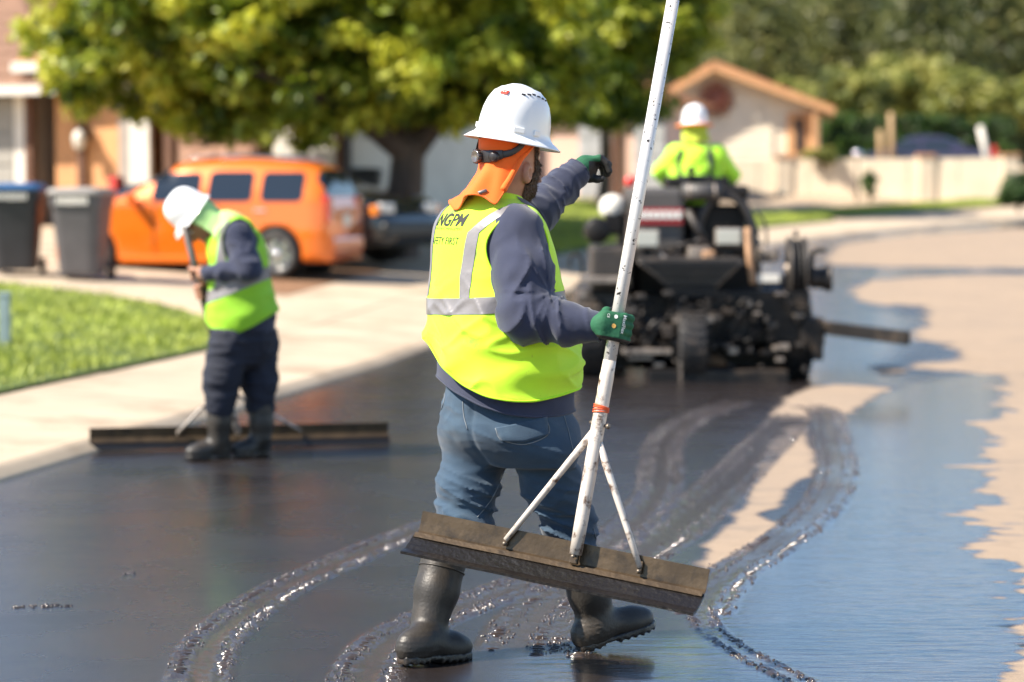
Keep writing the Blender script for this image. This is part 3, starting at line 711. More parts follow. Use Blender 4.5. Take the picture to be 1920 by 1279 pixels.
def make_boot(parent, knee, ankle, heel, toe, up, rtop, rank, h=0.0065, sc=1.0, cut=None):
    f, s, lo, hi = boot_sdf(knee, ankle, heel, toe, up, rtop, rank, sc)
    V, F = sdf_mesh(f, lo, hi, h)
    if cut is not None:
        ax = unit(np.asarray(knee) - np.asarray(ankle)); V, F = clip(V, F, -((V - np.asarray(knee)) @ ax - cut))
    o = build('boot', V, F, M_rubber, parent); solid(o, 0.004)
    V, F = sdf_mesh(s, lo, hi, h * 0.8); V = relax(V, F, 1)
    build('sole', V, F, M_sole, o)
    ax = unit(np.asarray(knee) - np.asarray(ankle)); u, v, _ = frame(ax); th = np.linspace(0, 2 * np.pi, 40)
    mid = np.asarray(knee) * 0.72 + np.asarray(ankle) * 0.28
    def prj(q, out):
        for _ in range(5): q = q - (f(q)[:, None] - out) * (q - (np.asarray(ankle) + ((q - np.asarray(ankle)) @ ax)[:, None] * ax)) / (np.linalg.norm(q - (np.asarray(ankle) + ((q - np.asarray(ankle)) @ ax)[:, None] * ax), axis=1)[:, None] + 1e-9)
        return q
    ring = prj(mid + rtop * (np.cos(th)[:, None] * u + np.sin(th)[:, None] * v), 0.0005)
    Vt, Ft = tube_vf(ring, 0.0035, 6, False); build('rim_seam', Vt, Ft, M_rubber, o)
    return o
def project_text(txt, size, origin, right, up, into, bvh, m, parent, name, off=0.0015, align='RIGHT', shear=0.0, bold=0.0, squash=1.0):
    cu = bpy.data.curves.new(name, 'FONT'); cu.body = txt; cu.size = size; cu.align_x = align; cu.resolution_u = 3; cu.offset = bold; cu.shear = shear
    t = bpy.data.objects.new(name, cu); COL.objects.link(t)
    me = t.to_mesh(); bm = bmesh.new(); bm.from_mesh(me); t.to_mesh_clear(); bpy.data.objects.remove(t)
    bmesh.ops.triangulate(bm, faces=bm.faces[:])
    for _ in range(2):
        es = [e for e in bm.edges if e.calc_length() > size * 0.14]
        if es: bmesh.ops.subdivide_edges(bm, edges=es, cuts=1); bmesh.ops.triangulate(bm, faces=bm.faces[:])
    right = Vector(right); up = Vector(up); into = Vector(into).normalized(); o = Vector(origin); dead = []
    for v in bm.verts:
        p = o + right * (v.co.x * squash) + up * v.co.y - into * 0.4
        hit, nrm, _, _ = bvh.ray_cast(p, into, 0.9)
        if hit is None: dead.append(v)
        else:
            if nrm.dot(into) > 0: nrm = -nrm
            v.co = hit + nrm * off
    if dead: bmesh.ops.delete(bm, geom=dead, context='VERTS')
    M = chain_mat(parent).inverted()
    for v in bm.verts: v.co = M @ v.co
    return bm_obj(name, bm, m, parent)

# ------------------------------------------------------------------ the worker in front, carrying a squeegee
def front_worker():
    D0 = 8.0
    def W(px, py, dd=0.0): return P(px, py, D0 + dd)
    root = empty('person', (W(960, 1240)[0], D0, 0.0))
    tag(root, 'worker in front with white hard hat, orange neck shade, lime vest, jeans and rubber boots', 'person')
    yaw = R(40); f = nv(math.cos(yaw), math.sin(yaw), 0); r = nv(math.sin(yaw), -math.cos(yaw), 0); up = nv(0, 0, 1)
    def ring(py, L, Rr, rho, dd=0.0, yw=yaw):
        a0 = W(L, py, dd); b0 = W(Rr, py, dd); half = (b0[0] - a0[0]) / 2
        a = half / math.hypot(math.sin(yw), rho * math.cos(yw)) * 1.0
        return (a0[2], (a0[0] + b0[0]) / 2, D0 + dd, a, rho * a, yw)
    torso = Stack([ring(372, 882, 966, .72, .0), ring(388, 848, 990, .62), ring(410, 829, 1008, .64), ring(450, 819, 1024, .72), ring(500, 818, 1036, .80), ring(560, 818, 1046, .86), ring(620, 820, 1058, .92), ring(680, 823, 1068, .96), ring(735, 824, 1071, .97), ring(790, 826, 1074, .95), ring(830, 832, 1076, .95)], 2.2)
    RS, LS = W(968, 436, -.14), W(872, 428, .15)
    RE, RW = W(990, 590, -.25), W(1128, 613, -.31)
    LE, LW = W(1000, 400, .34), W(1084, 320, .46)
    NB = W(922, 392, 0.0)
    # folds: compression wrinkles round the elbows, drag lines down the sleeve
    def sleeve(p):
        d = d_chain(p, [RS, RS * .5 + RE * .5 + f * .004, RE], [.086, .088, .080], .05)
        d = smin(d, d_chain(p, [RE, RE * .5 + RW * .5 - up * .006, RW], [.078, .062, .047], .03), .045)
        e = np.linalg.norm(p - RE, axis=1); w = np.exp(-(e / .13) ** 2)
        ax = unit(RW - RE); v = (p - RE) @ ax
        fold = ridge(np.stack([v * 25 + (p @ up) * 9, (p @ r) * 4, (p @ up) * 4], 1) + 3) * smoothstep(-.02, .05, v) * smoothstep(.25, .17, v)
        ua = unit(RE - RS); vu = (p - RS) @ ua
        drag = ridge(np.stack([(vu * .8 + (p @ f) * 1.2) * 15, (p @ r) * 3.5, (vu - (p @ f)) * 3.5], 1) + 7.7)
        ck = W(1030, 548, -.27); qx = p - ck; an = np.arctan2(qx[:, 2], qx[:, 0]); rc = np.linalg.norm(qx, axis=1)
        rad_f = ridge(np.stack([an * 2.6 + 1.0, rc * 5, p[:, 1] * 5], 1) + 11)
        return d - .018 * fold * (.45 + .65 * w) - .008 * rad_f * np.exp(-((rc - .08) / .10) ** 2) - .014 * drag * (.25 + .75 * smoothstep(.0, .2, vu)) * smoothstep(.06, 0, v) - .003 * noise3(p * 20)
    def lsleeve(p):
        d = d_chain(p, [LS, LS * .5 + LE * .5, LE], [.085, .082, .076], .05)
        d = smin(d, d_chain(p, [LE, LE * .4 + LW * .6, LW], [.070, .052, .042], .03), .04)
        ax = unit(LW - LE); v = (p - LE) @ ax
        return d - .009 * ridge(np.stack([v * 26, p[:, 1] * 8, p[:, 2] * 8], 1) + 1.2) - .006 * ridge(p * [12, 9, 16] + 5)
    def shirt(p):
        d = torso(p)
        d = smin(d, d_cone(p, NB - up * .02, RS - up * .01, .085, .080), .05)
        d = smin(d, d_cone(p, NB - up * .02, LS - up * .01, .085, .080), .05)
        d = d - .005 * ridge(np.stack([(p @ r) * 5, (p @ f) * 5, (p @ up) * 14], 1)) * smoothstep(1.05, .9, p[:, 2])
        d = smin(d, sleeve(p), .025); d = smin(d, lsleeve(p), .025)
        # open cuffs
        return d
    lo = np.min([W(790, 840), W(1140, 300), nv(0, 7.4, 1)], 0) - .06; lo[1] = 7.45; hi = np.max([W(1140, 300), W(1000, 330)], 0) + .06; hi[1] = 8.62
    V, F = sdf_mesh(shirt, lo, hi, 0.0062)
    hemx = np.array([(795, 683), (812, 708), (850, 733), (900, 757), (950, 772), (1000, 779), (1050, 779), (1095, 774)], float)
    hx = np.array([P(a, b, 7.85)[[0, 2]] for a, b in hemx])
    zh = np.interp(V[:, 0], hx[:, 0], hx[:, 1])
    V, F = clip(V, F, V[:, 2] - zh)
    for wr, el in ((RW, RE), (LW, LE)):
        a = unit(wr - el); q = V - wr; near = np.linalg.norm(q, axis=1) < .16
        V, F = clip(V, F, np.where(near, -((q @ a) - 0.0), 1.0))
    o = build('shirt', V, F, M_navy, root); solid(o, .004)
    # hem band, cuffs and shoulder seam as raised stitching
    for L_ in boundary_loops(F):
        if len(L_) > 30:
            pts = resample(V[L_], .02, True)
            Vt, Ft = tube_vf(pts, .0035, 6, False); build('hem', Vt, Ft, M_navy, o)
    # ---- vest
    def vest_f(p):
        d = torso(p)
        d = smin(d, d_cone(p, NB - up * .03, RS - up * .02, .085, .072), .05)
        d = smin(d, d_cone(p, NB - up * .03, LS - up * .02, .085, .072), .05)
        lowz = smoothstep(1.35, 1.05, p[:, 2])
        fo = ridge(np.stack([(p[:, 2] * .8 + (p @ r) * .75) * 10, (p @ f) * 2.0, (p[:, 2] - (p @ r)) * 2.0], 1) + 2.2) * .014 * lowz + ridge(np.stack([(p[:, 2] * .9 - (p @ r) * .5) * 13, (p @ f) * 2.5, (p[:, 2] + (p @ r)) * 2.5], 1) + 6.2) * .012 * lowz + ridge(np.stack([(p @ r) * 8 - p[:, 2] * 9, (p @ f) * 6, p[:, 2] * 10 + (p @ r) * 6], 1) + 8) * .012 * lowz + noise3(p * [7, 7, 5]) * .006 * lowz
        return d - .013 - fo - .003 * noise3(p * [12, 12, 9])
    VV, VF = sdf_mesh(vest_f, lo, hi, 0.0062)
    vx = np.array([P(a, b, 7.82)[[0, 2]] for a, b in [(795, 640), (808, 660), (830, 690), (865, 719), (910, 740), (955, 748), (1000, 750), (1050, 743), (1100, 731)]])
    keep = VV[:, 2] - np.interp(VV[:, 0], vx[:, 0], vx[:, 1])
    AC = W(968, 470, -.15)                       # right armhole
    q = VV - AC; uf = q @ f + .01; uz = q[:, 2]; uz = np.where(uz > 0, uz / .125, uz / .165)
    hole = np.where(q @ r > -.09, np.sqrt((uf / .098) ** 2 + uz ** 2) - 1, 1) * .1
    AL = W(872, 462, .16); q = VV - AL; uz = q[:, 2]; uz = np.where(uz > 0, uz / .125, uz / .16)
    hole2 = np.where(q @ r < .09, np.sqrt(((q @ f) / .105) ** 2 + uz ** 2) - 1, 1) * .1
    q = VV - NB; neck = np.where(VV[:, 2] > NB[2] - .14, np.sqrt((np.maximum(q @ f, 0) / .14) ** 2 + (np.minimum(q @ f, 0) / .078) ** 2 + ((q @ r) / .090) ** 2) - 1 + np.clip(-(q[:, 2] + .0), 0, 1) * 4.5 * ((q @ f) < 0.05) + np.clip(-(q[:, 2] + .02), 0, 1) * 3 * ((q @ f) >= 0.05), 1) * .1
    keep = np.minimum(np.minimum(keep, hole), np.minimum(hole2, neck))
    Vv, Vf = clip(VV, VF, keep)
    vest = build('safety_vest', Vv, Vf, M_lime, root); solid(vest, .003, -1)
    for L_ in boundary_loops(Vf):
        if len(L_) > 25:
            pts = resample(V_l := Vv[L_], .012, True); pts = np.stack([np.convolve(np.r_[pts[-3:-1, i], pts[:, i], pts[1:3, i]], np.ones(5) / 5, 'valid') for i in range(3)], 1)
            Vt, Ft = tube_vf(pts, .0042, 6, False); build('binding', Vt, Ft, M_limetrim, vest)
    bvh = BVHTree.FromPolygons([tuple(v) for v in Vv], [tuple(t) for t in Vf.tolist()])
    Vn = vnormals(Vv, Vf)
    # reflective tape: one belt, two braces over the shoulders, all cut out of the vest surface and laid on top
    def pxpy(X):
        d = X - nv(0, 0, CAM_H); c, s = math.cos(PITCH), math.sin(PITCH)
        zc = d[:, 1] * c - d[:, 2] * s; yc = d[:, 1] * s + d[:, 2] * c
        return 960 + FPX * d[:, 0] / zc, 639.5 - FPX * yc / zc
    px, py = pxpy(Vv)
    belt = .0265 - np.abs(Vv[:, 2] - (W(930, 566)[2] + .06 * (Vv[:, 0] - W(930, 566)[0])))
    rr = (Vv - W(930, 500)) @ r; ff = (Vv - W(930, 500)) @ f
    wob = .006 * np.sin(Vv[:, 2] * 9)
    brace_r = np.where(Vv[:, 2] > W(0, 556)[2], .0225 - np.abs(rr - (.078 + 1.0 * np.clip(Vv[:, 2] - W(0, 435)[2], 0, .2) + .04 * np.clip(W(0, 500)[2] - Vv[:, 2], 0, .3)) - wob), -1)
    brace_r = np.where(ff > 0, np.where(Vv[:, 2] > W(0, 556)[2], .024 - np.abs(rr - .125), -1), brace_r)
    brace_l = np.where(Vv[:, 2] > W(0, 556)[2], .0265 - np.abs(rr + .155), -1)
    for nm, g in (('reflective_belt', belt), ('reflective_brace', brace_r), ('reflective_brace', brace_l)):
        Vs, Fs = clip(Vv + Vn * .0022, Vf, g)
        if len(Fs): build(nm, Vs, Fs, M_refl, vest)
    e = unit(nv(.70, -.71, 0)); into = unit(nv(.72, .69, 0))
    def vhit(px_, py_):
        o_ = Vector((0, 0, CAM_H)); return np.array(bvh.ray_cast(o_, (Vector(P(px_, py_, 9.0)) - o_).normalized())[0])
    project_text('NGPM', .056, vhit(869, 424), e, nv(0.06, 0, 1), into, bvh, M_black, vest, 'printed_name', bold=.0012, shear=.25)
    project_text('PAVEMENT MANAGEMENT', .0125, vhit(866, 432), e, nv(0.06, 0, 1), into, bvh, M_black, vest, 'printed_line')
    project_text('SAFETY FIRST', .034, vhit(859, 459), e, nv(0.06, 0, 1), into, bvh, M_black, vest, 'printed_slogan', squash=.85)
    # ---- jeans
    LH, RH = W(890, 842, .05), W(1004, 822, -.06)
    LK, RK = W(872, 985, .00), W(1068, 985, .02)
    LA, RA = W(812, 1165, -.10), W(1108, 1165, .10)
    pel = Stack([ring(700, 850, 1040, .92, 0, R(48)), ring(745, 836, 1054, .86, 0, R(48)), ring(778, 830, 1070, .80, 0, R(48)), ring(805, 827, 1082, .78, 0, R(48)), ring(835, 832, 1086, .66, 0, R(48)), ring(868, 852, 1076, .46, 0, R(48))], 2.2)
    def jeans(p):
        d = smin(pel(p), d_chain(p, [LH, LH * .45 + LK * .55 - nv(.008, 0, 0), LK, LK * .78 + LA * .22 - nv(.015, 0, 0)], [.106, .094, .079, .058], .03), .045)
        d2 = d_chain(p, [RH, RH * .5 + RK * .5 + nv(.0, 0, 0), RK, RK * .6 + RA * .4], [.100, .093, .078, .056], .03)
        d = smin(d, d2, .02)
        lf = smoothstep(W(0, 800)[2], W(0, 900)[2], p[:, 2])
        zz = p[:, 2]
        w1 = ridge(np.stack([p[:, 0] * 5 + zz * 6, p[:, 1] * 4, zz * 24 + p[:, 0] * 9], 1) + 4.1)
        w2 = ridge(np.stack([p[:, 0] * 9, p[:, 1] * 8, zz * 36], 1) + 9)
        k = .35 + .65 * smoothstep(W(0, 850)[2], W(0, 960)[2], zz)
        d = d - .016 * w1 * k - .007 * w2 * k - .003 * noise3(p * 18)
        seam = np.abs((p - W(962, 800)) @ nv(math.sin(R(48)), -math.cos(R(48)), 0))
        back = ((p - W(962, 800, 0)) @ nv(math.cos(R(48)), math.sin(R(48)), 0)) < -.02
        return d + .006 * np.exp(-(seam / .012) ** 2) * back * smoothstep(W(0, 905)[2], W(0, 860)[2], zz)
    lo2 = np.min([W(790, 1120), W(1150, 690)], 0) - .03; lo2[1] = 7.6; hi2 = np.max([W(790, 690), W(1150, 690)], 0) + .02; hi2[1] = 8.42
    V, F = sdf_mesh(jeans, lo2, hi2, .0065)
    V, F = clip(V, F, W(0, 705)[2] - V[:, 2])
    jo = build('jeans', V, F, M_denim, root)
    jb = BVHTree.FromPolygons([tuple(v) for v in V], [tuple(t) for t in tri(F).tolist()])
    def cast(px_, py_):
        o_ = Vector((0, 0, CAM_H)); d = Vector(P(px_, py_, 9.0)) - o_
        h, n_, _, _ = jb.ray_cast(o_, d.normalized()); return (np.array(h), np.array(n_)) if h is not None else (None, None)
    def stitch(pts, name='stitch_line', rad=.0016, closed=False):
        out = []
        P2 = spline(np.array(pts, float), 6) if len(pts) > 2 else np.linspace(pts[0], pts[1], 12)
        for a in P2:
            h, n_ = cast(*a)
            if h is not None: out.append(h + n_ * .0012)
        if len(out) > 2:
            Vt, Ft = tube_vf(np.array(out), rad, 5); build(name, Vt, Ft, M_stitch, jo)
    # patch pockets: a slightly raised flap with stitching
    def pocket(corners):
        c = np.array(corners, float); gu = np.linspace(0, 1, 12); rows = []
        ok = True
        for v in np.linspace(0, 1, 10):
            a = c[0] + (c[3] - c[0]) * v; b = c[1] + (c[2] - c[1]) * v
            for u in gu:
                q = a + (b - a) * u; q = q + nv(0, 1) * 9 * (v > .6) * (1 - abs(2 * u - 1)) * (v - .6) / .4
                h, n_ = cast(*q)
                if h is None: ok = False; break
                rows.append(h + n_ * .0035)
        if ok:
            Vp = np.array(rows); o_ = build('back_pocket', Vp, grid_faces(10, 12)[:, ::-1], M_denim, jo); solid(o_, .0045, -1)
    pocket([(930, 803), (1024, 783), (1028, 815), (940, 826)])
    stitch([(930, 803), (980, 796), (1024, 783)]); stitch([(1024, 783), (1028, 814), (985, 833), (940, 824), (929, 803)])
    stitch([(868, 752), (870, 780), (877, 806)]); stitch([(830, 726), (834, 745), (828, 768)]); stitch([(1057, 778), (1066, 810), (1078, 860)], rad=.0014)
    stitch([(946, 880), (925, 930), (895, 970)]); stitch([(1112, 990), (1120, 1020)])
    # ---- boots
    make_boot(root, W(838, 1026, -.02), W(803, 1175, -.10), P(752, 1247, 7.78), P(880, 1236, 7.97), nv(-.05, 0, 1), .078, .060, cut=.0, sc=1.0)
    tu = unit(nv(-.26, -.06, 1))
    h0 = P(1086, 1224, 8.06); t0 = h0 + unit(nv(.87, .38, .22)) * .292
    make_boot(root, W(1088, 1045, .05), W(1118, 1165, .10), h0, t0, nv(-.2, -.08, 1), .076, .062, cut=.0)
    # ---- head
    hy = R(50); fh = nv(math.cos(hy), math.sin(hy), 0); rh = nv(math.sin(hy), -math.cos(hy), 0)
    HC = W(957, 272, -.0)
    axh = np.array([fh, rh, up])
    EAR = W(986, 325, -.062)
    def head(p):
        d = d_ell(p, HC, (.108, .088, .125), axh)
        d = smin(d, d_ell(p, HC + fh * .030 - up * .085, (.070, .066, .085), axh), .04)       # face and jaw
        d = smin(d, d_ell(p, HC + fh * .068 - up * .150, (.034, .036, .030), axh), .035)     # chin
        d = smin(d, d_cone(p, HC + fh * .100 - up * .045, HC + fh * .122 - up * .085, .012, .017), .015)  # nose
        d = smin(d, d_cone(p, HC + fh * .088 - up * .018 + rh * .03, HC + fh * .088 - up * .018 - rh * .03, .014, .014), .02)  # brow
        for s_ in (1, -1):
            d = np.maximum(d, -d_ell(p, HC + fh * .108 + rh * .034 * s_ - up * .040, (.018, .017, .012), axh) * .8)       # eye sockets
        d = smin(d, d_cone(p, HC + fh * .098 - up * .112 + rh * .02, HC + fh * .098 - up * .112 - rh * .02, .008, .008), .008)  # lips
        d = smin(d, d_cone(p, W(926, 405), HC - up * .10 - fh * .018, .082, .072), .04)       # neck
        e = d_ell(p, EAR + rh * .004, (.022, .015, .035), axh); e = np.maximum(e, -d_ell(p, EAR + rh * .019 + fh * .005, (.011, .009, .020), axh))
        e2 = d_ell(p, HC * 2 - EAR - up * (2 * (HC[2] - EAR[2])), (.020, .010, .033), axh)
        return smin(smin(d, e, .008), e2, .008)
    V, F = sdf_mesh(head, HC - [.16, .18, .30], HC + [.18, .18, .14], .0045)
    bo = build('body', V, F, M_skin, root); bo['label'] = 'neck, ear and cheek of a bearded man'
    # eyes
    for s_ in (1, -1):
        V2, F2 = lathe_vf(HC + fh * .094 + rh * .034 * s_ - up * .040, fh, [(.001, .013), (.008, .010), (.012, .004), (.012, -.004)], 14)
        build('eye', V2, F2, M_white, bo)
    # beard and side hair: offset of the head surface, fuzzy
    N = vnormals(V, F); Q = V - HC
    u_, w_, z_ = Q @ fh, Q @ rh, Q[:, 2]
    jaw = smoothstep(-.016, .016, u_ - .030 + 1.0 * np.clip(-z_ - .085, 0, .04)) * smoothstep(-.035, -.055, z_ + .35 * np.clip(u_ - .03, 0, 1)) 
    mouth = np.exp(-((z_ + .112) / .009) ** 2) * (u_ > .085) * (np.abs(w_) < .024)
    side = smoothstep(.014, .007, np.abs(u_ - .034 + .1 * (z_ + .04))) * smoothstep(-.095, -.07, z_) * (np.abs(w_) > .05)
    k = np.maximum(jaw - mouth, side) - .5
    fz = .006 + .0035 * noise3(V * 190) + .0025 * noise3(V * 90)
    Vb, Fb = clip(V + N * (fz * smoothstep(-.5, .3, k))[:, None], F, k)
    build('beard', Vb, Fb, M_beard, bo)
    n_hair = 2600; T = tri(Fb); ar = np.linalg.norm(np.cross(Vb[T[:, 1]] - Vb[T[:, 0]], Vb[T[:, 2]] - Vb[T[:, 0]]), axis=1)
    ti = RNG.choice(len(T), n_hair, p=ar / ar.sum()); bc = RNG.dirichlet((1, 1, 1), n_hair); pc = (Vb[T[ti]] * bc[:, :, None]).sum(1); Nb = vnormals(Vb, Fb)[T[ti, 0]]
    dirn = Nb * .55 + nv(0, 0, -1) * .8 + fh * .25 + RNG.normal(0, .35, (n_hair, 3)); dirn /= np.linalg.norm(dirn, axis=1)[:, None]
    sd = np.cross(dirn, RNG.normal(0, 1, (n_hair, 3))); sd /= np.linalg.norm(sd, axis=1)[:, None]; L_ = RNG.uniform(.006, .015, (n_hair, 1))
    Vh = np.stack([pc - sd * .0007, pc + sd * .0007, pc + dirn * L_], 1).reshape(-1, 3)
    build('beard_hair', Vh, np.arange(3 * n_hair).reshape(-1, 3), M_beard, bo, False)
    # ---- hat
    hn = unit(nv(.17, .02, 1)); HB = W(962, 256, .0)
    hat, hf, hr, hnn = hard_hat(root, HB, nv(.64, .77, 0), hn, 1.05, brim=.034)
    # ---- neck shade: band round the head and a flap falling to the shoulders
    nu, nvv = 56, 44; rows = []
    for j in range(nvv):
        v = j / (nvv - 1)
        lim_r = np.interp(v, [0, .12, .3, .5, .7, 1], [R(114), R(96), R(66), R(52), R(40), R(30)]); lim_l = np.interp(v, [0, .3, .6, 1], [R(120), R(96), R(80), R(72)])
        for i in range(nu):
            ph = -lim_l + (i / (nu - 1)) * (lim_l + lim_r)
            d = -fh * math.cos(ph) + rh * math.sin(ph)
            rad = np.interp(v, [0, .25, .5, .75, 1.0], [.104, .104, .106, .128, .158]) * (1 - .10 * abs(math.sin(ph)) * (1 - v))
            rad += (.011 * math.sin(ph * 5.0 + .6 + v * 1.5) + .006 * math.sin(ph * 11 + 2)) * smoothstep(.25, .9, v)
            z = HC[2] + .022 - v * .215 + .012 * math.sin(ph * 3 + 1) * v
            cc = HC - fh * (.000 + .035 * v ** 1.5)
            rows.append(nv(*(cc[:2] + d[:2] * rad), z + .02 * v * v * math.cos(ph * 4)))
    Vn_ = np.array(rows)
    # keep the cloth outside head, shirt and vest
    for _ in range(6):
        for ff_ in (head, vest_f, shirt):
            dd = ff_(Vn_); need = np.clip(.007 - dd, 0, .05)[:, None]
            eps = 1e-3; g = np.stack([ff_(Vn_ + np.eye(3)[i] * eps) - dd for i in range(3)], 1); g /= np.linalg.norm(g, axis=1)[:, None] + 1e-9
            Vn_ = Vn_ + g * need
    Fn = grid_faces(nvv, nu)
    Vn_ = relax(Vn_, Fn, 1, .35)
    ns = build('neck_shade', Vn_, Fn, M_orange, root); solid(ns, .003, 0)
    edge = np.concatenate([Vn_.reshape(nvv, nu, 3)[:, 0], Vn_.reshape(nvv, nu, 3)[-1], Vn_.reshape(nvv, nu, 3)[::-1, -1]])
    Vt, Ft = tube_vf(resample(edge, .012), .0032, 6); build('hem', Vt, Ft, M_orange, ns)
    roll = Vn_.reshape(nvv, nu, 3)[4:34, -2]; Vt, Ft = tube_vf(resample(roll, .01), np.interp(np.linspace(0, 1, len(resample(roll, .01))), [0, .3, 1], [.003, .008, .0125]), 10); build('rolled_edge', Vt, Ft, M_orange, ns)
    nb = BVHTree.FromPolygons([tuple(v) for v in Vn_], [tuple(t) for t in Fn.tolist()])
    for a, b in (((868, 352), (880, 365)), ((897, 362), (912, 357))):
        o_ = Vector((0, 0, CAM_H)); c_ = [nb.ray_cast(o_, (Vector(P(x_, y_, 8)) - o_).normalized())[0] for x_, y_ in (a, b)]
        if all(c_): tube('reflective_patch', [np.array(c_[0]) - nv(0, .004, 0), np.array(c_[1]) - nv(0, .004, 0)], .006, M_refl, ns, 6)
    # ---- ratchet band of the hat with its adjusting knob at the back of the head
    def hp(ph, z, out): d = -fh * math.cos(ph) + rh * math.sin(ph); return nv(*(HC[:2] + d[:2] * out), HC[2] + z)
    def band(name, pts, half, th=.006):
        c_ = spline(np.array([hp(R(a_), z_, o_) for a_, z_, o_ in pts]), 6); hw_ = np.interp(np.linspace(0, 1, len(c_)), np.linspace(0, 1, len(half)), half)
        V2 = np.concatenate([c_ + up * hw_[:, None], c_ - up * hw_[:, None]]); o_ = build(name, V2, grid_faces(2, len(c_)), M_goggle, root); solid(o_, th, 0); add_bevel(o_, .002); return o_
    rb = band('ratchet_band', [(-34, -.036, .113), (-15, -.038, .117), (8, -.038, .117), (28, -.032, .114)], [.016, .020, .020, .014], .012)
    for sg in (1, -1): band('ratchet_strap', [(24 * sg, -.034, .113), (42 * sg, -.026, .112), (58 * sg, -.006, .109), (72 * sg, .020, .106), (86 * sg, .034, .104)], [.012, .011, .012, .013, .013])
    d_ = unit(-fh * math.cos(R(-18)) + rh * math.sin(R(-18)))
    kn = lathe('ratchet_knob', hp(R(-18), -.038, .121), d_, [(.021, 0), (.0225, .004), (.0225, .014), (.019, .018), (.017, .016), (.001, .016)], M_lens, root, 24)
    for k_ in range(12):
        a_ = k_ * math.pi / 6; t_ = nv(-d_[1], d_[0], 0); box('knob_grip', hp(R(-18), -.038, .121) + d_ * .009 + (t_ * math.cos(a_) + up * math.sin(a_)) * .0228, (.0016, .006, .0022), M_goggle, kn, np.array([t_ * math.cos(a_) + up * math.sin(a_), d_, np.cross(t_ * math.cos(a_) + up * math.sin(a_), d_)]))
    lathe('ratchet_lens', hp(R(14), -.040, .119), unit(-fh * math.cos(R(14)) + rh * math.sin(R(14))), [(.019, 0), (.018, .008), (.010, .011), (.001, .012)], M_goggle, root, 20)
    # ---- gloves
    def glove(name, fn, lo_, hi_, dip, cuff_c, cuff_ax, cuff_r):
        V, F = sdf_mesh(fn, lo_, hi_, .0026)
        me_dip = dip(V)
        Va, Fa = clip(V, F, -me_dip); Vb, Fb = clip(V, F, me_dip)
        o_ = build(name, Va, Fa, M_glove, root)
        if len(Fb): build('dipped_palm', Vb, Fb, M_glovedip, o_)
        Vc, Fc = lathe_vf(cuff_c, cuff_ax, [(cuff_r, -.004), (cuff_r * 1.06, 0), (cuff_r * 1.06, .006), (cuff_r, .010)], 24); build('cuff', Vc, Fc, M_glovedip if name == 'x' else M_glove, o_)
        return o_, BVHTree.FromPolygons([tuple(v) for v in V], [tuple(t) for t in F.tolist()])
    # right hand closed round the pole: palm towards the camera side, fingers round the far side
    PA, PB = P(1262, 0, 7.80), P(1079, 1040, 7.585); pd = unit(PB - PA)
    tpar = (P(1146, 613, 7.7)[2] - PA[2]) / (PB[2] - PA[2]); HP = PA + (PB - PA) * tpar
    pr = .0205                                      # pole radius
    hx_ = unit(nv(1, .12, 0) - pd * (nv(1, .12, 0) @ pd)); hz_ = -pd; hyv = np.cross(hz_, hx_)   # hyv points away from the camera
    if hyv[1] < 0: hyv = -hyv
    def H(x_, y_, z_): return HP + hx_ * x_ + hyv * y_ + hz_ * z_
    def rhand(p):
        ax = np.array([hx_, hyv, hz_])
        d = d_box(p, H(-.018, -pr - .013, .000), (.040, .017, .046), .015, ax)
        d = smin(d, d_cone(p, RW, H(-.050, -.020, .0), .036, .034), .02)
        for i, z_ in enumerate((.036, .012, -.012, -.035)):
            L1 = (.030, .033, .031, .025)[i]; rr_ = (.0118, .0122, .0118, .0105)[i]
            pts = [H(.018, -pr - .012, z_), H(pr + .021, -.012, z_ - .001), H(pr + .018, .018, z_ - .002), H(.004, pr + .012, z_ - .002), H(-.018, pr + .006, z_ - .001)]
            d = smin(d, d_chain(p, pts, [rr_ * 1.12, rr_ * 1.06, rr_, rr_ * .97, rr_ * .9], .005), .006)
        d = smin(d, d_chain(p, [H(-.045, -.012, .030), H(-.036, .012, .046), H(-.012, pr + .012, .052), H(.010, pr + .011, .050)], [.017, .0145, .0125, .011], .006), .010)
        return d - .0006 * noise3(p * 260)
    def rdip(V): q = V - HP; return np.maximum(-(q @ hz_) - .036 + .25 * np.clip((q @ hx_), -1, 0) * 0, (q @ hyv) - .008) - .0 
    g, gb = glove('glove', rhand, HP - .13, HP + .13, rdip, RW + unit(HP - RW) * .005, unit(HP - RW), .0365)
    project_text('MaxiFlex', .0165, H(.012, -.2, .040), -hz_, hx_, hyv, gb, M_white, g, 'glove_print', off=.0008, align='LEFT', bold=.0003)
    project_text('CE', .0115, H(-.040, -.2, .036), -hz_, hx_, hyv, gb, M_white, g, 'glove_print', off=.0008, align='LEFT')
    for rad_, c_, mm in ((.0072, (-.014, .0), mat('glove badge', (.75, .42, .10), .6)), (.0062, (-.012, .030), M_white)):
        th = np.linspace(0, 2 * np.pi, 20, endpoint=False); pts = []
        for k_ in (1.0, .0):
            for a in th:
                h_, n_, _, _ = gb.ray_cast(Vector(H(c_[0] + math.cos(a) * rad_ * k_, -.2, c_[1] + math.sin(a) * rad_ * k_)), Vector(hyv)); pts.append(np.array(h_ + n_ * .001) if h_ else H(c_[0], -.05, c_[1]))
        build('glove_badge', np.array(pts), grid_faces(2, 20, False, True), mm, g)
    # left hand raised, fingers hooked over
    def Lh(px_, py_, dd): return W(px_, py_, dd)
    lw = LW
